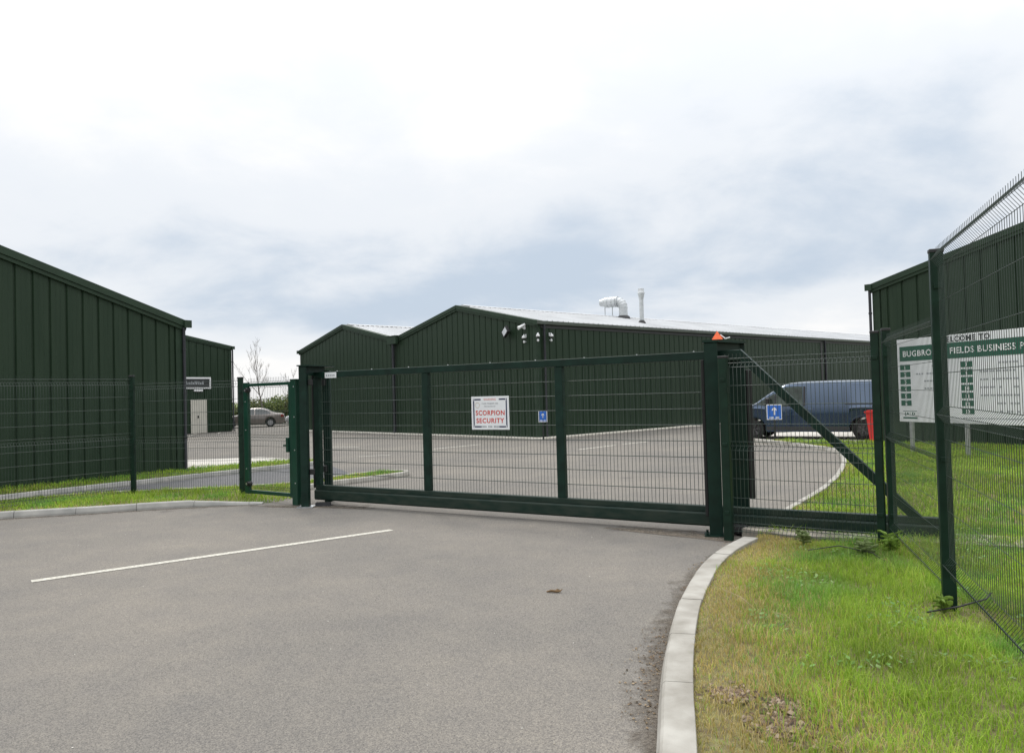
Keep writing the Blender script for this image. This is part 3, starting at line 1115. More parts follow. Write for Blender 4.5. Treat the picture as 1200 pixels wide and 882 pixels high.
# ------------------------------------------------------------------ wire mesh fences
ZW = [.03, .09, .15, .48, .74, 1.0, 1.12, 1.18, 1.24, 1.48, 1.74, 2.0, 2.25, 2.31, 2.37]
FOLD = {.09: -.05, 1.18: -.05, 2.31: -.05}


def vmesh_panel(p, q, z0, h, parent, name='mesh_panel', r=.0032, prong=.03, flip=1, pitch=.05, mat=None):
    """welded V-fold mesh between two posts; world coordinates relative to the parent's location"""
    p, q = V(p), V(q)
    d = (q - p); L = d.length; d.normalize()
    nrm = V((d.y, -d.x, 0)) * flip
    k = h / 2.40
    zs = [z * k for z in ZW]; fo = [FOLD.get(z, 0) for z in ZW]
    mb = MB()
    prof = [(-.0, 0.0)] + list(zip(zs, fo)) + [(h + prong, 0.0)]
    prof[0] = (0.0, 0.0)
    n = int(L / pitch)
    for i in range(n + 1):
        t = L * (i + .5) / (n + 1)
        pts = [p + d * t + nrm * (-o * -1) * 1.0 + V((0, 0, z0 + z)) for z, o in prof]
        mb.tube(pts, r, 4, cap=False)
    for z, o in zip(zs, fo):
        a = p + nrm * o + V((0, 0, z0 + z)) + d * .01
        b = q + nrm * o + V((0, 0, z0 + z)) - d * .01
        mb.tube([a + nrm * .006, b + nrm * .006], r * 1.15, 4, cap=False)
    o = mb.build(name, mat or WIRE, parent)
    o['kind'] = 'stuff'
    return o


def fence_post(parent, p, z0, z1, ang, w=.095, d=.06, mat=None):
    m = MB()
    m.box((-w / 2, -d / 2, z0 - .3), (w / 2, d / 2, z1 - .02), bev=.006)
    o = m.build('post', mat or FPAINT, parent, loc=(p[0], p[1], 0), rz=ang)
    MB().box((-w / 2 - .004, -d / 2 - .004, z1 - .03), (w / 2 + .004, d / 2 + .004, z1), bev=.004).build('post_cap', BLACK, o)
    for z in (z0 + .35, z0 + 1.2, z1 - .3):
        MB().box((-.03, -d / 2 - .012, z - .02), (.03, -d / 2 - .001, z + .02), bev=.003).build('clip', FPAINT, o)
    return o


fa = thing('mesh_fence', 'green wire mesh fence on the verge in front of the left warehouse', 'fence')
A0, A1, A2 = (-9.75, 13.0), (-7.75, 15.65), (-5.36, 15.15)
ang1 = math.atan2(A1[1] - A0[1], A1[0] - A0[0]); ang2 = math.atan2(A2[1] - A1[1], A2[0] - A1[0])
fence_post(fa, A0, .1, 2.62, ang1)
fence_post(fa, A1, .08, 2.50, ang2)
fence_post(fa, A2, .06, 2.39, ang2, w=.1)
vmesh_panel((*A0, 0), (*A1, 0), .12, 2.33, fa)
vmesh_panel((*A1, 0), (*A2, 0), .04, 2.31, fa)

fb = thing('mesh_fence', 'tall green wire mesh fence running along the grass at the right edge', 'fence')
B0, B1, B2, B3 = (4.17, 8.54), (3.425, 6.14), (2.46, 3.34), (1.9, 1.34)
ang3 = math.atan2(B1[1] - B0[1], B1[0] - B0[0])
fence_post(fb, B0, .1, 2.52, ang3 + math.pi / 2, w=.085, d=.09)
fence_post(fb, B1, .09, 2.97, ang3 + math.pi / 2, w=.1, d=.06)
fence_post(fb, B2, .1, 2.98, ang3 + math.pi / 2, w=.1, d=.06)
vmesh_panel((*B0, 0), (*B1, 0), .235, 2.21, fb, flip=-1, r=.0022, prong=.01)
vmesh_panel((*B1, 0), (*B2, 0), .36, 2.62, fb, flip=-1, prong=.005, r=.0024)

fc = thing('mesh_fence', 'short fixed mesh panel guarding the tail of the sliding gate', 'fence')
C0, C1 = (2.66, 9.66), (4.075, 8.60)
ang4 = math.atan2(C1[1] - C0[1], C1[0] - C0[0])
fence_post(fc, C0, 0.0, 2.31, ang4, w=.11, d=.07, mat=SPAINT if False else FPAINT)
fence_post(fc, C1, .1, 2.50, ang4, w=.085, d=.06)
vmesh_panel((*C0, 0), (*C1, 0), .10, 2.20, fc)

# ------------------------------------------------------------------ sliding gate (local x along the gate, from its leading edge)
GO = V((-3.60, 14.05, 0))
GA = math.atan2(-3.80, 6.17)
gate = thing('sliding_gate', 'long dark green cantilever sliding gate closed across the road', 'gate', GO, GA)
GL, GT = 7.34, 9.98
MB().box((.0, -.05, 2.29), (7.74, .05, 2.40), bev=.006).build('top_rail', GPAINT, gate)
bb = MB()
bb.box((.0, -.05, .275), (GT, .05, .355), bev=.006)
bb.box((-.03, -.075, .09), (GT, .075, .272), bev=.022)
bb.build('bottom_beam', GMUD, gate)
for x in (.05, 2.555, 5.055, 7.30):
    MB().box((x - .065, -.045, .357), (x + .065, .045, 2.288), bev=.006).build('upright', GPAINT, gate)
MB().box((-.06, -.05, .30), (-.022, .05, 2.35), bev=.01).build('rubber_edge', RUBBER, gate)
br = MB()
br.beam((7.70, 0, 2.37), (9.72, 0, .32), .09, .10)
br.build('diagonal_brace', GPAINT, gate)
# welded infill wires, one panel per bay
for x0, x1 in ((.12, 2.485), (2.625, 4.985), (5.125, 7.23)):
    w = MB()
    n = int((x1 - x0) / .055)
    for i in range(1, n):
        x = x0 + (x1 - x0) * i / n
        w.tube([(x, -.012, .345), (x, -.012, 2.30)], .0036, 4, cap=False)
    for k in range(1, 9):
        z = .345 + 1.945 * k / 9
        w.tube([(x0 - .01, -.021, z), (x1 + .01, -.021, z)], .0052, 4, cap=False)
    o = w.build('wire_infill', WIRE, gate)
    o['kind'] = 'stuff'
st = MB()
for i in range(9):
    st.lathe([(0, .012), (.01, .012), (.014, .0)], (.55 + i * .82, 0, 2.4), (0, 0, 1), 8)
st.build('top_bolts', GALV, gate)
lp = MB().box((.30, -.058, 2.285), (.58, -.0525, 2.385)).build('name_plate', OFFW, gate)
dm = MB()
for i in range(5):
    dm.box((.335 + i * .045, -.061, 2.315), (.36 + i * .045, -.0588, 2.35))
dm.build('plate_print', SGREY, lp)

# guide portal at the right of the opening
gp = thing('gate_guide_portal', 'twin-legged dark green guide post with orange reflector at the right of the opening', 'gate post', (2.60, 10.02, 0), math.radians(-14))
MB().box((-.085, -.085, 0), (.085, .085, 2.50), bev=.008).build('leg', GPAINT, gp)
MB().box((.225, .54, 0), (.455, .72, 2.50), bev=.008).build('leg', GPAINT, gp)
tp = MB()
tp.prismz([(-.1, -.1), (.1, -.1), (.47, .52), (.47, .74), (.21, .74), (-.1, .15)], 2.503, 2.535)
tp.prismz([(.05, .087), (.085, .087), (.40, .538), (.36, .538)], 2.28, 2.50)
tp.build('top_plate', GPAINT, gp)
for (x, y) in ((0, 0), (.34, .63)):
    bpz = MB().box((x - .15, y - .15, 0), (x + .15, y + .15, .018))
    for a in (-1, 1):
        for b in (-1, 1):
            bpz.lathe([(.018, .016), (.05, .016), (.05, .0)], (x + a * .115, y + b * .115, 0), (0, 0, 1), 8)
    bpz.build('base_plate', GALV if x else GPAINT, gp)
for z in (2.2, .55):
    MB().lathe([(-.06, .0), (-.06, .045), (.06, .045), (.06, 0)], (.16, .13, z), (0, 0, 1), 12).build('guide_roller', RUBBER, gp)
MB().box((-.13, -.04, .25), (-.088, .06, 2.28), bev=.008).build('safety_edge', RUBBER, gp)
MB().box((.458, .56, .40), (.535, .70, 2.15), bev=.008).build('control_box', BLACK, gp)
ro = MB()
for i in range(2):
    ro.box((.12 + .2 * i, .1, .0), (.28 + .2 * i, .3, .12), bev=.01)
ro.lathe([(-.1, 0), (-.1, .07), (.1, .07), (.1, 0)], (.3, .0, .08), V((.85, -.5, 0)), 12)
ro.build('roller_carriage', RUBBER, gp)
rf = MB()
ax = V((.0, 0, 0))
rf.add([(.02, -.08, 2.537), (.16, -.08, 2.537), (.09, .04, 2.537), (.09, -.04, 2.65)], [(0, 1, 3), (1, 2, 3), (2, 0, 3), (2, 1, 0)])
tri = rf.build('warning_reflector', ORANGE, gp)
tri['label'] = 'small orange triangular reflector on top of the post'
MB().tube([(.13, -.02, 2.60), (.19, -.04, 2.545), (.25, -.02, 2.56)], .008, 6).build('aerial', OFFW, gp)

# receiver at the left of the opening
gr = thing('gate_receiver_post', 'dark green receiver post with catches at the left end of the sliding gate', 'gate post', (-3.72, 13.72, 0), 0)
MB().box((-.075, -.075, 0), (.06, .075, 2.50), bev=.008).build('leg', GPAINT, gr)
MB().box((.17, .62, 0), (.31, .74, 2.44), bev=.008).build('leg', GPAINT, gr)
MB().prismz([(-.1, -.1), (.12, -.1), (.38, .58), (.38, .77), (.15, .77), (-.1, .1)], 2.503, 2.525).prismz([(.0, .08), (.05, .08), (.22, .64), (.17, .64)], 2.34, 2.50).build('top_plate', GPAINT, gr)
for z in (2.22, .62):
    MB().box((.065, .0, z - .05), (.14, .09, z + .05), bev=.008).build('catch', BLACK, gr)
    MB().box((.10, .52, z - .06), (.24, .61, z + .06), bev=.008).build('catch', BLACK, gr)
MB().box((-.14, -.14, 0), (.14, .14, .015)).build('base_plate', GALV, gr)
sh = MB()
sh.box((.12, .02, .0), (.42, .20, .012)).box((.14, .06, .013), (.40, .08, .06)).box((.14, .14, .013), (.40, .16, .06))
sh.build('ground_shoe', DGREY, gr)

# side gate for people
S0, S1 = V((-5.24, 15.02, 0)), V((-4.02, 14.12, 0))
sa = math.atan2(S1.y - S0.y, S1.x - S0.x)
sl = (S1 - S0).length
side = thing('pedestrian_gate', 'narrow bright green pedestrian gate left of the sliding gate', 'gate', S0, sa)
MB().box((.0, -.03, .12), (.14, .03, 2.27), bev=.005).build('stile', SPAINT, side)
MB().box((sl - .13, -.03, .12), (sl - .07, .03, 2.25), bev=.005).build('stile', SPAINT, side)
MB().box((.142, -.028, 2.19), (sl - .132, .028, 2.25), bev=.005).build('top_rail', SPAINT, side)
MB().box((.142, -.028, .13), (sl - .132, .028, .195), bev=.005).build('bottom_rail', SPAINT, side)
w = vmesh_panel((.12, 0, 0), (sl - .12, 0, 0), .15, 2.15, side, prong=.05, r=.003)
for z in (2.12, .32):
    h = MB().lathe([(-.05, 0), (-.05, .045), (.05, .045), (.05, 0)], (.17, -.05, z), (0, 1, 0), 12)
    h.box((.10, -.09, z - .018), (.26, -.035, z + .018))
    h.build('hinge', BLACK, side)
    MB().lathe([(-.004, 0), (-.004, .022), (.0, .022), (.0, .0)], (.165, -.105, z), (0, 1, 0), 10).build('hinge_bolt', GALV, side)
lk = MB().box((sl - .19, -.06, .95), (sl - .12, .06, 1.22), bev=.006).box((sl - .25, -.07, 1.06), (sl - .19, -.05, 1.09))
lk.build('lock_case', SPAINT, side)
bs = MB()
for z in (.6, 1.35, 1.9):
    bs.lathe([(0, .013), (.008, .013), (.011, 0)], (.07, -.031, z), (0, -1, 0), 8)
bs.build('bolts', GALV, side)
sp = thing('side_gate_post', 'bright green closing post between the pedestrian gate and receiver post', 'gate post', (-3.97, 14.02, 0), sa)
MB().box((-.075, -.05, 0), (.075, .05, 2.27), bev=.006).build('post', SPAINT, sp)
MB().box((-.08, -.055, 2.268), (.08, .055, 2.29), bev=.004).build('post_cap', SPAINT, sp)
st = MB()
for z in [.55 + i * .06 for i in range(9)]:
    st.box((-.11, -.02, z), (-.077, .02, z + .025))
st.build('keep', SPAINT, sp)
bs = MB()
for z in (.4, 1.0, 1.6, 2.15):
    bs.lathe([(0, .013), (.008, .013), (.011, 0)], (.03, -.051, z), (0, -1, 0), 8)
bs.build('bolts', GALV, sp)

# ------------------------------------------------------------------ signs
ss = thing('security_sign', 'white security warning sign with red lettering wired to the sliding gate', 'sign')
ss.matrix_world = Matrix.Translation(GO) @ Matrix.Rotation(GA, 4, 'Z') @ Matrix.Translation((3.83, -.034, 1.62))
sw, shh = .70, .52
MB().box((-sw / 2, -.004, -shh / 2), (sw / 2, .004, shh / 2), bev=.0015).build('board', OFFW, ss)
bd = MB()
for sx in (-1, 1):
    bd.box((sx * .305 - .011, -.0062, -.225), (sx * .305 + .011, -.0045, .225))
    for sz in (-1, 1):
        bd.box((min(sx * .29, sx * .17), -.0062, sz * .213 - .011), (max(sx * .29, sx * .17), -.0045, sz * .213 + .011))
bd.build('border', NAVY, ss)
lettering('WARNING', ss, PALERED, 0, .213, .034, .23, bold=.01, y=-.006)
lettering('THESE PREMISES ARE', ss, SGREY, .0, .148, .022, .31, y=-.006, bold=.005)
lettering('PROTECTED BY', ss, SGREY, -.0, .103, .022, .21, y=-.006, bold=.005)
lettering('SCORPION', ss, RED, 0, .003, .078, .54, bold=.025, y=-.006)
lettering('SECURITY', ss, RED, 0, -.118, .078, .52, bold=.025, y=-.006)
dm = MB()
for i, w_ in enumerate((.022,) * 4 + (0,) + (.022,) * 3 + (0,) + (.022,) * 4):
    if w_:
        dm.box((-.17 + i * .0265, -.0062, -.226), (-.17 + i * .0265 + .018, -.0045, -.200))
kind(dm.build('phone_number_print', SGREY, ss), 'stuff')
MB().lathe([(0, .045), (0, .036)], (-.235, -.006, .125), (0, -1, 0), 18).build('emblem', pmat('emblem_gold', (.62, .55, .45), .5, var=.1), ss)
ct = MB()
for x in (-.3, .3):
    for z in (-.22, .22):
        ct.box((x - .004, -.0075, z - .03), (x + .004, -.0063, z + .03))
ct.build('cable_ties', OFFW, ss)


def direction_sign(loc, rz, w, h, post_h, label):
    o = thing('direction_sign', label, 'sign', loc, rz, 'blue arrow signs')
    MB().box((-.035, .006, -.05), (.035, .05, post_h), bev=.004).build('post', BLACK, o)
    z0 = post_h - h
    MB().box((-w / 2, -.004, z0), (w / 2, .004, post_h), bev=.0015).build('border', WHITE, o)
    MB().box((-w / 2 + .025, -.0062, z0 + .025), (w / 2 - .025, -.0045, post_h - .025)).build('panel', BLUE, o)
    cz = z0 + h * .58
    a = MB()
    k = w / .5
    pts = [(-.028, -.14), (.028, -.14), (.028, .045), (.075, -.002), (.075, .058), (0, .14), (-.075, .058), (-.075, -.002), (-.028, .045)]
    q = [(x * k, z * k + cz) for x, z in pts]
    vv = [(x, -.0080, z) for x, z in q]
    a.add(vv, [(0, 1, 2, 8), (2, 3, 4), (2, 4, 5), (8, 2, 5), (8, 5, 6), (8, 6, 7)])
    a.build('arrow', WHITE, o)
    t = MB()
    for i in range(8):
        if i in (4,):
            continue
        t.box((-.17 * k + i * .042 * k, -.0078, z0 + .045), (-.17 * k + i * .042 * k + .03 * k, -.0064, z0 + .045 + .055 * k))
    t.build('small_print', WHITE, o)
    return o


direction_sign((9.02, 26.55, 0.0), math.radians(-18), .50, .52, 1.30, 'blue arrow sign on a short black post in front of the blue van')
direction_sign((1.22, 31.55, 0.0), math.radians(-4), .36, .47, 1.20, 'blue arrow sign at the corner of the twin-gabled warehouse')

# welcome board (local x along the board, front faces -y)
W0, W1 = V((10.28, 20.45, 0)), V((11.33, 16.95, 0))
wa = math.atan2(W1.y - W0.y, W1.x - W0.x)
bw_, bz0, bz1 = 4.22, .90, 3.06
wb = thing('welcome_board', 'large white and green business park welcome board on grey posts', 'sign', W0, wa)
MB().box((0, -.012, bz0), (bw_, .012, bz1), bev=.003).build('board', OFFW, wb)
MB().box((.09, -.016, bz1 - .575), (bw_ - .09, -.0125, bz1 - .19)).build('green_band', SGREEN, wb)
lettering('WELCOME TO', wb, NAVY if False else DGREY, bw_ * .5 - .02, bz1 - .105, .14, 1.45, bold=.035, y=-.014)
lettering('BUGBROOKE FIELDS BUSINESS PARK', wb, WHITE, bw_ / 2 + .06, bz1 - .385, .155, bw_ - .30, bold=.018, y=-.018)
for colx, nums in ((.09, range(1, 7)), (1.98, range(7, 14))):
    for i, nmb in enumerate(nums):
        zc = bz1 - .735 - i * .187
        bx_ = MB().box((colx, -.016, zc - .07), (colx + .34, -.0125, zc + .07)).build('unit_tile', SGREEN, wb)
        lettering(str(nmb), bx_, WHITE, colx + .17, zc - .018, .092, bold=.03, y=-.018)
        dm = MB()
        dm.box((colx + .13, -.018, zc + .045), (colx + .21, -.0165, zc + .055))
        dm.build('unit_print', OFFW, bx_)
        rr = random.Random(nmb * 3)
        nl = rr.choice((6, 9, 12))
        xs = colx + 1.55 - nl * .085
        t = MB()
        for k in range(nl):
            if rr.random() < .14:
                continue
            t.box((xs + k * .085, -.0155, zc - .018), (xs + k * .085 + .055, -.0128, zc + .022))
        t.build('tenant_print', SGREY, wb)
t = MB()
for k in range(24):
    t.box((2.0 + k * .075, -.0155, bz0 + .12), (2.0 + k * .075 + .05, -.0128, bz0 + .15))
t.build('tenant_print', SGREY, wb)
lettering('JALD', wb, SGREEN, .36, bz0 + .20, .10, .34, bold=.02, y=-.014)
MB().box((.13, -.015, bz0 + .085), (.60, -.0125, bz0 + .125)).box((.13, -.015, bz0 + .275), (.60, -.0125, bz0 + .287)).build('logo_bar', SGREEN, wb)
for x in (.30, 2.0, 3.9):
    MB().box((x, .016, -.1), (x + .09, .09, bz1 - .1), bev=.004).build('post', GALV, wb)

# ------------------------------------------------------------------ vehicles (local x from nose to tail, y=0 centre line, visible side is -y)


def interp(tab, x):
    xs, ys = zip(*tab)
    return float(np.interp(x, xs, ys))


class Vehicle:
    def __init__(s, L, top, wid, belt, wheels, R, clear, roof_in, crease=0.0):
        s.crease = crease
        s.L, s.top, s.wid, s.belt, s.wheels, s.R, s.clear, s.roof_in = L, top, wid, belt, wheels, R, clear, roof_in

    def bottom(s, x):
        b = s.clear + (.12 * max(0, 1 - x / .3) + .14 * max(0, 1 - (s.L - x) / .35))
        for xw, zw in s.wheels:
            dx = abs(x - xw)
            if dx < s.R:
                b = max(b, zw + math.sqrt(s.R ** 2 - dx ** 2))
        return b

    def section(s, x):
        T, B, W = interp(s.top, x), s.bottom(x), interp(s.wid, x)
        zb = min(s.belt, T - .09)
        B = min(B, zb - .06)
        hi = max(0.0, T - .09 - s.belt)
        Wt = W - .03 - s.roof_in * min(1, hi / (max(t for _, t in s.top) - .09 - s.belt))
        k = min(1, hi / .3)
        if s.crease:
            z1 = B + .05
            return [(0, B), (W - .22, B), (W - .05, B + .004), (W - .012, z1), (W + .004, z1 + (zb - z1) * .12), (W - s.crease, z1 + (zb - z1) * .62), (W + .002, z1 + (zb - z1) * .88), (W - .035, zb),
                    (Wt, T - .06 - .05 * k), (Wt - .05, T - .03 - .02 * k), (Wt - .18, T - .008), (Wt * .4, T), (0, T + .005)]
        return [(0, B), (W - .22, B), (W - .05, B + .004), (W - .012, B + .05), (W, B + (zb - B) * .25), (W, B + (zb - B) * .45), (W - .006, zb - .03), (W - .02, zb),
                (Wt, T - .06 - .05 * k), (Wt - .05, T - .03 - .02 * k), (Wt - .18, T - .008), (Wt * .4, T), (0, T + .005)]

    def side_y(s, x, z):
        sec = s.section(x)[2:11]
        zs = [p[1] for p in sec]; ys = [p[0] for p in sec]
        return float(np.interp(z, zs, ys))

    def body(s, mats, parent):
        xs = set(np.linspace(0, s.L, 46))
        for xw, _ in s.wheels:
            xs |= set(xw + s.R * np.sin(np.linspace(-math.pi / 2, math.pi / 2, 19)))
            xs |= {xw - s.R - .004, xw + s.R + .004}
        xs |= {0.02, .06, s.L - .02, s.L - .06}
        xs = sorted(x for x in xs if 0 <= x <= s.L)
        mb = MB(); vv = []; n = 0
        for x in xs:
            h = s.section(x)
            ring = [(-y, z) for y, z in h] + [(y, z) for y, z in h[-2:0:-1]]
            n = len(ring)
            vv += [(x, y, z) for y, z in ring]
        f0 = []; f1 = []
        for i in range(len(xs) - 1):
            for k in range(n):
                q = (i * n + k, (i + 1) * n + k, (i + 1) * n + (k + 1) % n, i * n + (k + 1) % n)
                (f1 if k in (0, 1, n - 1, n - 2) else f0).append(q[::-1])
        mb.add(vv, f0, 0, True)
        o = 0
        mb.f += f1; mb.m += [1] * len(f1); mb.sm += [False] * len(f1)
        mb.f.append(tuple(range(n))); mb.m.append(0); mb.sm.append(False)
        e = (len(xs) - 1) * n
        mb.f.append(tuple(reversed(range(e, e + n)))); mb.m.append(0); mb.sm.append(False)
        return mb.build('body', mats, parent)

    def patch(s, poly, name, mat, parent, off=.004, both=True, nx=10, nz=5):
        """glass or trim lying on the body side: poly = [(x, z_low, z_high), ...] along x"""
        for sg in ((-1, 1) if both else (-1,)):
            mb = MB()
            xs = np.linspace(poly[0][0], poly[-1][0], nx + 1)
            vv = []
            for x in xs:
                lo = float(np.interp(x, [p[0] for p in poly], [p[1] for p in poly])); hi = float(np.interp(x, [p[0] for p in poly], [p[2] for p in poly]))
                for k in range(nz + 1):
                    z = lo + (hi - lo) * k / nz
                    vv.append((x, sg * (s.side_y(x, z) + off), z))
            m = nz + 1
            ff = [(i * m + k, (i + 1) * m + k, (i + 1) * m + k + 1, i * m + k + 1) for i in range(nx) for k in range(nz)]
            if sg > 0:
                ff = [f[::-1] for f in ff]
            mb.add(vv, ff, 0, True)
            mb.build(name, mat, parent)

    def screen(s, x0, x1, name, mat, parent, inset=.1):
        mb = MB(); vv = []
        xs = np.linspace(x0, x1, 7)
        for x in xs:
            sec = s.section(x)
            w = sec[10][0] + .10 - inset * .3
            for k in np.linspace(-1, 1, 7):
                y = k * w
                z = float(np.interp(abs(y), [p[0] for p in sec[8:]][::-1], [p[1] for p in sec[8:]][::-1]))
                vv.append((x, y, z + .008))
        ff = [(i * 7 + k, (i + 1) * 7 + k, (i + 1) * 7 + k + 1, i * 7 + k + 1) for i in range(6) for k in range(6)]
        mb.add(vv, ff, 0, True)
        return mb.build(name, mat, parent)


def wheel(parent, x, y, z, r, w, rim, spokes=5, side=-1):
    t = MB()
    t.lathe([(0, r * .62), (.01, r * .68), (.0, r * .86), (.02, r * .97), (.05, r), (w - .05, r), (w - .02, r * .97), (w, r * .86), (w - .01, r * .62), (w - .05, r * .6)], (x, y, z), (0, -side, 0), 32)
    o = t.build('wheel', RUBBER, parent)
    m = MB()
    m.lathe([(.012, r * .67), (.0, r * .66), (.03, r * .60), (.10, r * .58), (.10, 0)], (x, y, z), (0, -side, 0), 28)
    m.lathe([(.0, 0), (.0, r * .15), (.03, r * .18), (.09, r * .2)], (x, y + side * .0, z), (0, -side, 0), 16)
    for k in range(spokes):
        a = 2 * math.pi * k / spokes + .3
        for da in (-.13, .13):
            p = V((x + math.cos(a) * r * .1, y - side * .03, z + math.sin(a) * r * .1))
            q = V((x + math.cos(a + da) * r * .63, y - side * .022, z + math.sin(a + da) * r * .63))
            m.beam(p, q, r * .075, .03, up=V((0, 1, 0)))
    m.build('rim', rim, o)
    return o


# blue van
HV = V((8.81 - 11.93, 28.19 - 26.25, 0))
vr, vf = V((11.93, 26.25, 0)), V((8.81, 28.19, 0))
ks = HV.length / 3.5
va = math.atan2(-HV.y, -HV.x)
van = Vehicle(5.45, [(0, .70), (.03, .86), (.10, .98), (.35, 1.10), (.95, 1.24), (1.02, 1.27), (1.50, 1.62), (1.92, 1.86), (2.15, 1.93), (2.6, 1.965), (3.6, 1.975), (5.0, 1.95), (5.36, 1.90), (5.43, 1.80), (5.45, 1.4)],
              [(0, .62), (.06, .74), (.2, .86), (.5, .95), (1, .985), (2, 1.0), (5.1, 1.0), (5.35, .97), (5.45, .92)], 1.12, [(.98, .335), (4.48, .335)], .405, .26, .15, .035)
xd = V((math.cos(va), math.sin(va), 0)); yd = V((-xd.y, xd.x, 0))
vo = vf - xd * (.98 * ks) + yd * (1.0 * ks)
vt = thing('van', 'dark blue panel van parked behind the grass strip at right', 'van', vo, va)
vt.scale = (ks, ks, ks)
vt.location.z = .012
body = van.body([VANB, BLACK], vt)
for xw in (.98, 4.48):
    for sd in (-1, 1):
        wheel(vt, xw, sd * .985, .335, .335, .22, RIMD, 6, side=sd)
van.patch([(1.13, 1.20, 1.23), (1.35, 1.16, 1.42), (1.62, 1.15, 1.62), (1.70, 1.15, 1.66)], 'quarter_window', LGLASS, vt)
van.patch([(1.74, 1.15, 1.68), (1.95, 1.15, 1.79), (2.55, 1.17, 1.80), (2.62, 1.2, 1.78)], 'door_window', LGLASS, vt)
van.screen(1.10, 1.86, 'windscreen', LGLASS, vt)
van.patch([(.05, .60, .86), (.25, .66, 1.0), (.52, .82, 1.02)], 'headlight', CLEARL, vt)
van.patch([(5.36, 1.0, 1.7), (5.43, 1.0, 1.7)], 'tail_lamp', REDLAMP, vt, nx=3)
van.patch([(1.66, 1.13, 1.15), (2.66, 1.13, 1.15)], 'window_seal', BLACK, vt, off=.007, nx=8, nz=1)
van.patch([(2.64, 1.14, 1.80), (2.70, 1.14, 1.80)], 'window_seal', BLACK, vt, off=.006, nx=2, nz=4)
van.patch([(1.705, 1.14, 1.66), (1.735, 1.14, 1.68)], 'window_seal', BLACK, vt, off=.006, nx=1, nz=4)
van.patch([(1.42, .32, .45), (4.06, .32, .45)], 'side_moulding', DGREY, vt, off=.012, nx=20, nz=2)
van.patch([(.03, .38, .56), (.55, .42, .56)], 'bumper', DGREY, vt, off=.012, nx=8, nz=2)
for x in (1.66, 2.70, 3.92):
    van.patch([(x, .50, 1.78), (x + .012, .50, 1.78)], 'door_seam', BLACK, vt, off=.002, nx=1, nz=10)
van.patch([(3.95, 1.165, 1.19), (5.25, 1.165, 1.19)], 'slide_rail', BLACK, vt, off=.006, nx=16, nz=1)
for x in (2.45, 2.78):
    van.patch([(x, 1.02, 1.06), (x + .18, 1.02, 1.06)], 'door_handle', VANB, vt, off=.03, nx=3, nz=1)
for sd in (-1, 1):
    mm = MB().box((1.42, sd * 1.0 + (-.2 if sd < 0 else .0), 1.16), (1.58, sd * 1.0 + (.0 if sd < 0 else .2), 1.44), bev=.035)
    mm.box((1.5, sd * .96 - .02, 1.18), (1.56, sd * .96 + .02, 1.24))
    mm.build('mirror', BLACK, vt)


def sedan(loc, rz, paint, label, sc=1.0):
    t = thing('parked_car', label, 'car', loc, rz, 'cars parked by the hedge')
    t.scale = (sc, sc, sc)
    cv = Vehicle(4.72, [(0, .56), (.05, .66), (.2, .74), (.6, .82), (1.35, .93), (1.42, .95), (2.05, 1.33), (2.3, 1.405), (2.75, 1.43), (3.2, 1.395), (3.5, 1.30), (3.98, 1.06), (4.1, 1.03), (4.55, .99), (4.66, .93), (4.70, .78), (4.72, .6)],
                 [(0, .58), (.1, .72), (.35, .84), (.9, .9), (2.5, .91), (4, .9), (4.45, .84), (4.65, .74), (4.72, .66)], .90, [(.86, .325), (3.68, .325)], .37, .20, .24)
    cv.body([paint, BLACK], t)
    for xw in (.86, 3.68):
        for sd in (-1, 1):
            wheel(t, xw, sd * .895, .325, .325, .2, RIML, 5, side=sd)
    cv.patch([(1.55, .935, .955), (2.05, .93, 1.24), (2.3, .925, 1.32), (2.55, .925, 1.34)], 'front_window', GLASS, t)
    cv.patch([(2.63, .925, 1.34), (3.1, .93, 1.32), (3.45, .945, 1.2), (3.72, .97, 1.02)], 'rear_window', GLASS, t)
    cv.screen(1.50, 2.16, 'windscreen', GLASS, t)
    cv.screen(3.42, 3.92, 'rear_screen', GLASS, t)
    cv.patch([(4.42, .72, .90), (4.68, .72, .88)], 'tail_lamp', REDLAMP, t, nx=4)
    cv.patch([(.04, .56, .66), (.4, .60, .76)], 'headlight', CLEARL, t, nx=4)
    for x in (1.45, 2.59, 3.45):
        cv.patch([(x, .34, .9), (x + .012, .34, .9)], 'door_seam', BLACK, t, off=.002, nx=1, nz=6)
    for sd in (-1, 1):
        MB().box((1.72, sd * .98 - .1, .93), (1.86, sd * .98 + .1, 1.06), bev=.03).build('mirror', paint, t)
    return t


ca = math.radians(-14)
sedan((-21.70, 56.62, 0), math.radians(15), CARB, 'grey-brown saloon car parked by the hedge beyond the pedestrian gate', 1.0)
sedan((-17.6, 59.4, 0), math.radians(15), CARW, 'pale silver car mostly hidden behind the pedestrian gate post', 1.0)

# red wheelie bin
bn = thing('wheelie_bin', 'red wheelie bin standing by the rear of the blue van', 'bin', (12.0, 25.2, .012), math.radians(-60))
mb = MB()
lv = [(0.02, .20, .22), (.10, .215, .24), (.92, .275, .31), (.96, .285, .32)]
vv = []
for z, a, b in lv:
    vv += [(-a, -b, z), (a, -b, z), (a, b, z), (-a, b, z)]
ff = [(3, 2, 1, 0)] + [(i * 4 + k, i * 4 + (k + 1) % 4, (i + 1) * 4 + (k + 1) % 4, (i + 1) * 4 + k) for i in range(3) for k in range(4)]
mb.add(vv, ff)
mb.box((-.30, -.34, .93), (.30, .34, .97), bev=.01)
mb.build('body', BINR, bn)
ld = MB().prism([(-.31, .975), (.31, .975), (.31, 1.0), (.2, 1.055), (-.2, 1.055), (-.31, 1.0)], -.36, .33).build('lid', BINR, bn)
MB().tube([(-.24, .37, .95), (.24, .37, .95)], .018, 8).build('handle', BINR, bn)
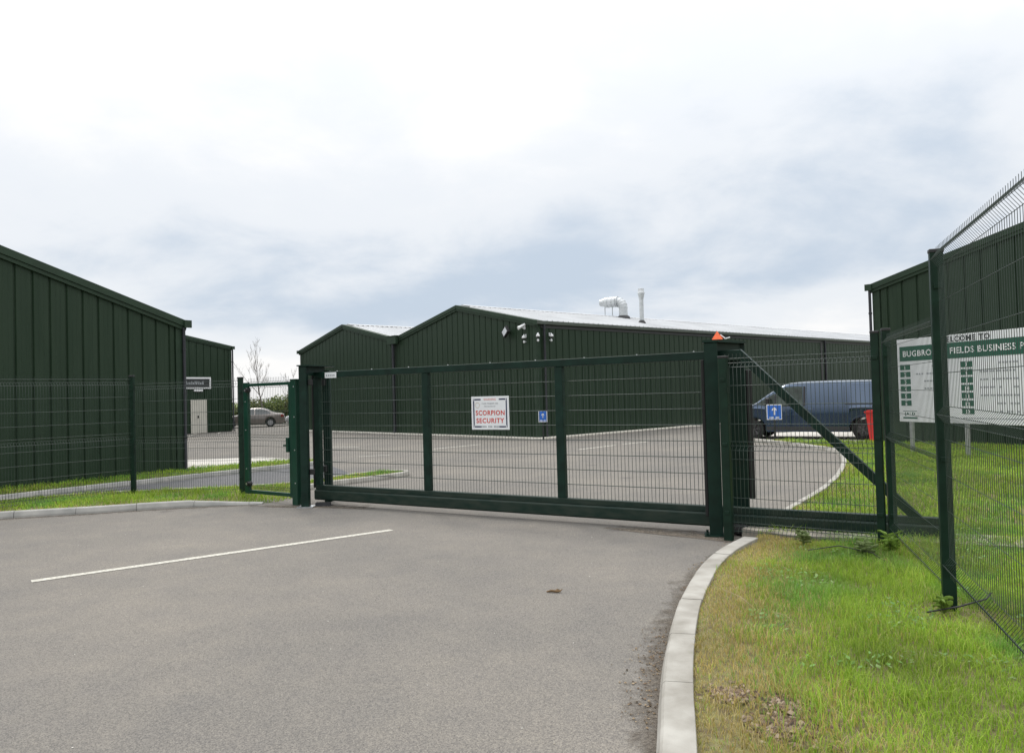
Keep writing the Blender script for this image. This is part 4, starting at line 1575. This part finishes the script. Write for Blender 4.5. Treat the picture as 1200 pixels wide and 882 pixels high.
for sx in (-1, 1):
    MB().lathe([(-.025, 0), (-.025, .09), (-.02, .1), (.02, .1), (.025, .09), (.025, 0)], (sx * .24, .25, .1), (1, 0, 0), 18).build('wheel', RUBBER, bn)

# ------------------------------------------------------------------ trees, hedge, weeds


def bare_tree(name, label, loc, h, seed):
    r = random.Random(seed)
    t = thing(name, label, 'tree', loc)
    trunk = MB(); crown = MB()

    def limb(p, d, L, rad, lvl):
        pts = [p]; q = p.copy(); dd = d.copy()
        n = 5
        for i in range(n):
            dd = (dd + V((r.uniform(-.1, .1), r.uniform(-.1, .1), .05 + (.04 if lvl else 0)))).normalized()
            q = q + dd * (L / n)
            pts.append(q.copy())
        rs = [rad * (1 - .75 * i / n) for i in range(n + 1)]
        (trunk if lvl == 0 else crown).tube(pts, rs, 6 if lvl < 2 else 4)
        if lvl >= 4:
            return
        cnt = (9, 5, 4, 2)[lvl]
        for k in range(cnt):
            f = r.uniform(.3 if lvl == 0 else .2, 1.0)
            i = min(n - 1, int(f * n))
            b = pts[i].lerp(pts[i + 1], f * n - i)
            a = r.uniform(0, 2 * math.pi)
            sp = r.uniform(.35, .75)
            nd = (dd * math.cos(sp) + V((math.cos(a), math.sin(a), .15)) * math.sin(sp)).normalized()
            limb(b, nd, L * r.uniform(.34, .55) * (1.15 - .35 * f), max(.006, rs[i] * .5), lvl + 1)
    limb(V((0, 0, -.1)), V((0, 0, 1)), h * .92, h * .016, 0)
    trunk.build('trunk', BARK, t)
    o = crown.build('branches', BARK, t)
    return t


bare_tree('bare_tree', 'slender leafless tree rising above the hedge behind the parked cars', (-20.1, 62.0, 0), 5.2, 4)
bare_tree('bare_tree', 'low bare shrubby tree behind the hedge near the twin-gabled warehouse', (-18.9, 66.5, 0), 3.9, 9)


def leaf_cloud(n, centre, rad, tints, size):
    P = RNG.normal(size=(n, 3))
    P /= np.linalg.norm(P, axis=1)[:, None]
    rr = RNG.random(n) ** .45
    lump = .8 + .35 * vnoise(P[:, 0] * 3 + centre[0], P[:, 1] * 3 + P[:, 2] * 2, 1.3, 8)
    P = P * (rr * lump)[:, None] * np.array(rad) + np.array(centre)
    P = P[P[:, 2] > .05]
    n = len(P)
    a = RNG.normal(size=(n, 3)); a /= np.linalg.norm(a, axis=1)[:, None]
    b = np.cross(a, RNG.normal(size=(n, 3))); b /= np.linalg.norm(b, axis=1)[:, None]
    s = size * RNG.uniform(.6, 1.4, (n, 1))
    vv = np.stack([P - a * s, P + b * s * .45, P + a * s, P - b * s * .45], 1).reshape(-1, 3)
    ti = np.array(tints)[RNG.integers(0, len(tints), n)] * RNG.uniform(.7, 1.25, (n, 1))
    loops = np.arange(4 * n); st_ = np.arange(n) * 4
    return vv, loops, st_, np.full(n, 4), np.repeat(ti, 4, 0)


def shrub(label, loc, rad, tints, n, size=.09):
    t = thing('hedge_shrub', label, 'shrub', loc, 0, 'hedge shrubs behind the parked cars')
    me = fast_mesh('foliage', *leaf_cloud(n, (0, 0, rad[2] * .9), rad, tints, size)[:4], LEAFM)
    o = None
    d = leaf_cloud(n, (0, 0, rad[2] * .9), rad, tints, size)
    bpy.data.meshes.remove(me)
    me = fast_mesh('foliage', d[0], d[1], d[2], d[3], LEAFM, tint=d[4])
    link('foliage', me, t)
    m = MB()
    for k in range(7):
        a = k * .9
        m.tube([(0, 0, -.05), (math.cos(a) * rad[0] * .3, math.sin(a) * rad[1] * .3, rad[2] * .8), (math.cos(a) * rad[0] * .6, math.sin(a) * rad[1] * .6, rad[2] * 1.5)], [.03, .02, .006], 5)
    m.build('stems', BARK, t)


GR = [(.14, .20, .05), (.19, .23, .07), (.10, .15, .045)]
BRN = [(.18, .16, .09), (.14, .15, .07), (.21, .17, .11)]
shrub('olive hedge shrub showing beside the far warehouse corner', (-24.6, 63.5, 0), (1.9, 1.5, 1.45), GR, 5000)
shrub('low brownish hedge shrub around the bare tree trunk', (-21.7, 64.0, 0), (1.7, 1.3, 1.15), BRN + GR, 4500)
shrub('fuller fresh green hedge shrub right of the bare tree', (-19.4, 64.0, 0), (1.9, 1.4, 1.25), GR + [(.19, .22, .05)], 6000)
shrub('reddish brown hedge shrub next to the twin-gabled warehouse', (-17.6, 64.0, 0), (1.5, 1.4, 1.5), BRN, 5000)
shrub('dim hedge shrub behind the pedestrian gate post', (-15.0, 65.0, 0), (2.0, 1.4, 1.35), GR + BRN, 5000)


def weed(label, loc, n, h, seed, big=.14):
    r = random.Random(seed)
    t = thing('weed', label, 'weed', loc, 0, 'weeds along the right fence')
    stems = MB()
    vv = []; ff = []; cc = []
    for s_ in range(n):
        a = r.uniform(0, 2 * math.pi); ln = r.uniform(.15, .5)
        top = V((math.cos(a) * ln * h, math.sin(a) * ln * h, h * r.uniform(.6, 1.0)))
        pts = [V((0, 0, -.02)), V((top.x * .35, top.y * .35, top.z * .6)), top]
        stems.tube(pts, [.006, .005, .003], 5)
        for k in range(13):
            f = r.uniform(.2, 1)
            b = pts[1].lerp(pts[2], (f - .5) * 2) if f > .5 else pts[0].lerp(pts[1], f * 2)
            la = r.uniform(0, 2 * math.pi); L = big * r.uniform(.6, 1.25)
            d = V((math.cos(la), math.sin(la), r.uniform(-.05, .55))).normalized()
            sd = V((-d.y, d.x, r.uniform(-.3, .3))).normalized()
            o = len(vv)
            wd = L * r.uniform(.09, .16)
            prof = [(0, .15, 0), (.3, 1, .04), (.65, .8, .05), (1, .05, -.06)]
            for (u, w_, zz) in prof:
                c_ = b + d * (L * u) + V((0, 0, zz * L))
                for sgn in (-1, 0, 1):
                    vv.append(tuple(c_ + sd * (wd * w_ * sgn) + V((0, 0, .02 if sgn else 0))))
                    g = r.uniform(.8, 1.15)
                    base = (.2, .31, .06) if seed % 2 else (.27, .34, .16)
                    cc.append([x * g for x in base])
            for i in range(3):
                for j in range(2):
                    ff.append((o + i * 3 + j, o + i * 3 + j + 1, o + (i + 1) * 3 + j + 1, o + (i + 1) * 3 + j))
    stems.build('stem', pmat('weed_stem', (.12, .17, .05), .6, var=.1) if 'weed_stem' not in MATS else MATS['weed_stem'], t)
    me = fast_mesh('leaves', np.array(vv), np.array(ff).ravel(), np.arange(len(ff)) * 4, np.full(len(ff), 4), LEAFM, tint=np.array(cc))
    link('leaves', me, t)


weed('broad-leaved weed at the foot of the corner fence post', (3.98, 8.22, .09), 5, .24, 3, .10)
weed('pale grey-green thistle sprawling in the grass left of the corner post', (3.62, 8.05, .09), 5, .2, 4, .085)
weed('small pale thistle against the gate footing', (3.25, 8.75, .1), 4, .17, 6, .075)
weed('low leafy weed at the foot of the tall fence post', (3.30, 6.02, .09), 3, .14, 5, .07)
weed('leafy weed growing inside the fence right of the tall post', (3.80, 5.45, .09), 4, .2, 8, .08)

for nm, lb, pts, r_ in (
        ('cable', 'black cable end poking out of the grass by the gate footing', [(3.15, 8.35, .13), (3.42, 8.2, .2), (3.66, 7.95, .17), (3.74, 7.85, .1)], .006),
        ('cable', 'black cable crossing under the mesh beside the tall fence post', [(3.14, 5.95, .14), (3.4, 5.97, .17), (3.66, 6.05, .2), (3.72, 6.08, .24)], .007),
        ('grass_stalk', 'long dry straw stalk leaning in the verge grass', [(1.93, 6.25, .1), (1.86, 6.45, .16), (1.77, 6.68, .17)], .0018),
        ('grass_stalk', 'bent dry straw stalk low in the verge grass', [(2.10, 5.84, .11), (2.05, 5.95, .15), (1.97, 6.0, .16)], .0018),
        ('grass_stalk', 'dry straw stalk behind the mesh at the right edge', [(3.75, 5.3, .1), (3.95, 5.45, .3), (4.1, 5.5, .42)], .006)):
    o = MB().tube(pts, r_, 5).build(nm, CABLE if nm == 'cable' else pmat('straw', (.42, .34, .2), .8, var=.1) if 'straw' not in MATS else (CABLE if nm == 'cable' else MATS['straw']))
    tag(o, lb, 'cable' if nm == 'cable' else 'stalk')

tw = MB()
tw.tube([(-.075, .012, .008), (-.03, .0, .018), (.02, -.012, .014), (.055, -.03, .02)], [.006, .012, .011, .007], 6)
tw.tube([(.0, -.006, .016), (.03, .02, .022), (.06, .012, .014)], [.007, .01, .004], 5)
tw.tube([(.04, -.02, .016), (.075, -.005, .03)], [.008, .004], 5)
tag(tw.build('twig', TWIG, None, (0.35, 7.38, 0)), 'small brown twig lying alone on the tarmac', 'twig')

# ------------------------------------------------------------------ grass blades (stuff)
G1 = np.array([[.23, .37, .032], [.28, .42, .042], [.335, .44, .065], [.19, .32, .03]])
DRY = np.array([[.47, .36, .13], [.40, .32, .10], [.36, .33, .08], [.52, .43, .22]])


def grass(poly, density, hmin, hmax, w, name, label, kerbs, dry0, dry_w, keep, bare=None):
    Q = sample_poly(poly, density, keep)
    d = np.min([dist_path(Q, k) for k in kerbs], axis=0)
    n1 = vnoise(Q[:, 0], Q[:, 1], 1.6, 21); n2 = vnoise(Q[:, 0], Q[:, 1], 5.0, 22); n3 = vnoise(Q[:, 0], Q[:, 1], .7, 23)
    pd = np.clip(dry0 * (1 - d / (dry_w * (.55 + .9 * n1))), 0, .9) + .07 * (n2 > .62) + .16 * np.clip((n3 - .52) * 3, 0, 1)
    if bare is not None:
        bm_ = np.zeros(len(Q))
        for (bx, by, br_) in bare:
            bm_ = np.maximum(bm_, np.clip(1.25 - np.hypot(Q[:, 0] - bx, Q[:, 1] - by) / br_ - .5 * (n2 - .5), 0, 1))
        k = RNG.random(len(Q)) > bm_ * .85
        Q, d, n1, n2, n3, pd = [a[k] for a in (Q, d, n1, n2, n3, pd)]
    n = len(Q)
    isdry = RNG.random(n) < pd
    ci = RNG.integers(0, 4, n)
    tint = np.where(isdry[:, None], DRY[ci], G1[ci]) * RNG.uniform(.75, 1.2, (n, 1)) * (.72 + .56 * n1)[:, None]
    hue = np.clip((vnoise(Q[:, 0], Q[:, 1], 2.1, 24) - .55) * 4, 0, 1)[:, None] * (~isdry)[:, None]
    tint = tint * (1 - hue + hue * np.array([[.66, .86, 1.25]]))
    tuft = np.where(np.hypot(Q[:, 0] - 3.36, Q[:, 1] - 5.98) < .30, .35, 1.0) * (.6 + .8 * n2) * (.55 + .45 * np.clip(d / .5, 0, 1))
    h = RNG.uniform(hmin, hmax, n) * tuft * np.where(isdry, .75, 1)
    lean = RNG.uniform(.25, .95, n)
    zz = turf_z(Q[:, 0], Q[:, 1]) - .006
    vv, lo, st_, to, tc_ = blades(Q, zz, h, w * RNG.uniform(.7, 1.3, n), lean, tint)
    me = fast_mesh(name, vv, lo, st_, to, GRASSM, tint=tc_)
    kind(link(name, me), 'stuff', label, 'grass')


near = lambda Q: in_view(Q, 1.2) & (Q[:, 1] < 9.6) & (Q[:, 0] < 6.5)
farr = lambda Q: in_view(Q, 1.5) & ((Q[:, 1] >= 9.6) | (Q[:, 0] >= 6.5)) & (Q[:, 0] < 19)
BARE = [(1.26, 4.6, .14), (1.42, 4.15, .2), (1.52, 4.42, .1)]
nearpoly = [p for p in RIGHT]
grass(nearpoly, 5000, .03, .095, .0042, 'verge_grass', 'short green grass of the right verge, yellowed along the kerb', [NKi], 1.25, 1.0, near, BARE)
tuftk = lambda Q: near(Q) & (vnoise(Q[:, 0], Q[:, 1], 2.3, 41) > .58) & (Q[:, 0] > 1.5)
grass(nearpoly, 500, .09, .16, .005, 'tall_grass', 'longer coarse tufts standing in the right verge', [NKi], .2, .6, tuftk)
grass(RIGHT, 800, .05, .13, .010, 'lawn_grass', 'green grass inside the gate in front of the van and welcome board', [IK], .7, .4, farr)
grass(LEFT, 900, .05, .13, .009, 'verge_grass', 'green grass under the left fence and island tip', [LK, BK], .75, .35, lambda Q: in_view(Q, 1.5))
grass(STRIP, 600, .05, .12, .010, 'verge_grass', 'green grass strip along the foot of the left warehouse', [AK], .4, .3, lambda Q: in_view(Q, 1.5))


# loose leaf litter and grit by the right kerb and in the bare patches
def litter(Q, z, name, label, smin, smax, cols):
    n = len(Q)
    a = RNG.uniform(0, 6.283, n); s = RNG.uniform(smin, smax, n)
    b = np.zeros((n, 5, 3))
    el_ = RNG.uniform(.35, 1, n)
    for k, (u, w_, t) in enumerate(((-1, 0, 0), (0, -1, .15), (1, 0, .05), (0, 1, .2), (0, 0, .75))):
        b[:, k, 0] = Q[:, 0] + (np.cos(a) * u - np.sin(a) * w_ * el_) * s
        b[:, k, 1] = Q[:, 1] + (np.sin(a) * u + np.cos(a) * w_ * el_) * s
        b[:, k, 2] = z + t * s * RNG.uniform(.5, 1.2, n) + .002
    loops = (np.arange(n)[:, None] * 5 + np.array([0, 1, 4, 1, 2, 4, 2, 3, 4, 3, 0, 4])).ravel()
    st_ = np.arange(n * 4) * 3
    ti = np.array(cols)[RNG.integers(0, len(cols), n)] * RNG.uniform(.6, 1.3, (n, 1))
    me = fast_mesh(name, b.reshape(-1, 3), loops, st_, np.full(n * 4, 3), DEBRIS, tint=np.repeat(ti, 5, 0))
    kind(link(name, me), 'stuff', label, 'debris')


LC = [(.13, .085, .05), (.19, .135, .08), (.075, .055, .035), (.25, .19, .12)]
ii = RNG.integers(20, len(NK), 900)
o_ = np.abs(RNG.normal(0, .11, 900)) + .012
T_ = np.gradient(NK, axis=0); T_ /= np.linalg.norm(T_, axis=1)[:, None]
Q = NK[ii] + np.stack([-T_[ii, 1], T_[ii, 0]], 1) * o_[:, None] + RNG.normal(0, .03, (900, 2)) * np.array([0, 1])
dens = vnoise(Q[:, 0], Q[:, 1], 2.2, 31)
Q = Q[dens > .42]
Q = Q[~inside(Q, np.array([tuple(p) for p in NK] + [tuple(p) for p in offset_path(NK, -.3)[::-1]]))]
litter(Q, .004, 'kerb_litter', 'brown leaf scraps and grit lying along the right kerb', .004, .013, LC)
bp_ = np.concatenate([np.array([bx, by]) + RNG.normal(0, br_ * .55, (int(1700 * br_), 2)) for bx, by, br_ in BARE])
bp_ = bp_[inside(bp_, np.array(RIGHT))]
litter(bp_, turf_z(bp_[:, 0], bp_[:, 1]), 'bark_mulch', 'brown bark chippings in the bare patches of the verge', .008, .026, [(.13, .085, .055), (.2, .145, .095), (.08, .055, .035), (.27, .21, .15)])
gq = np.stack([RNG.uniform(-6, 2.5, 260), RNG.uniform(3.2, 13, 260)], 1)
gq = gq[~inside(gq, np.array(RIGHT))]
gq = gq[(gq[:, 0] < 0.0) | (gq[:, 1] > 9.3) | (dist_path(gq, NK) > .3)]
gq = gq[dist_path(gq, NK) > .2]
gq = gq[~((gq[:, 0] > .2) & (gq[:, 1] < 9.2) & (gq[:, 0] > np.interp(gq[:, 1], NK[:, 1], NK[:, 0])))]
gq = gq[~inside(gq, np.array(LEFT))]
litter(gq, .001, 'road_grit', 'scattered small grit on the tarmac', .003, .008, [(.5, .48, .44), (.06, .055, .05), (.3, .27, .22)])

# low broad-leaved clover and plantain patches in the near verge
cq = sample_poly(RIGHT, 420, lambda Q: near(Q) & (vnoise(Q[:, 0], Q[:, 1], 2.6, 51) > .6) & (dist_path(Q, NKi) > .35))
nq = len(cq)
lv_a = RNG.uniform(0, 6.283, nq); lv_s = RNG.uniform(.010, .026, nq); lv_e = RNG.uniform(.3, .75, nq)
lb = np.zeros((nq, 4, 3))
lz = turf_z(cq[:, 0], cq[:, 1]) + RNG.uniform(.015, .05, nq)
for k, (u, w_, t_) in enumerate(((-1, 0, -.3), (0, -1, .1), (1, 0, .35), (0, 1, .1))):
    lb[:, k, 0] = cq[:, 0] + (np.cos(lv_a) * u - np.sin(lv_a) * w_ * lv_e) * lv_s
    lb[:, k, 1] = cq[:, 1] + (np.sin(lv_a) * u + np.cos(lv_a) * w_ * lv_e) * lv_s
    lb[:, k, 2] = lz + t_ * lv_s
lt = np.array([(.12, .25, .05), (.16, .30, .07), (.2, .29, .1)])[RNG.integers(0, 3, nq)] * RNG.uniform(.8, 1.2, (nq, 1))
cme = fast_mesh('clover', lb.reshape(-1, 3), np.arange(4 * nq), np.arange(nq) * 4, np.full(nq, 4), LEAFM, tint=np.repeat(lt, 4, 0))
kind(link('clover', cme), 'stuff', 'low broad-leaved clover scattered through the right verge', 'clover')
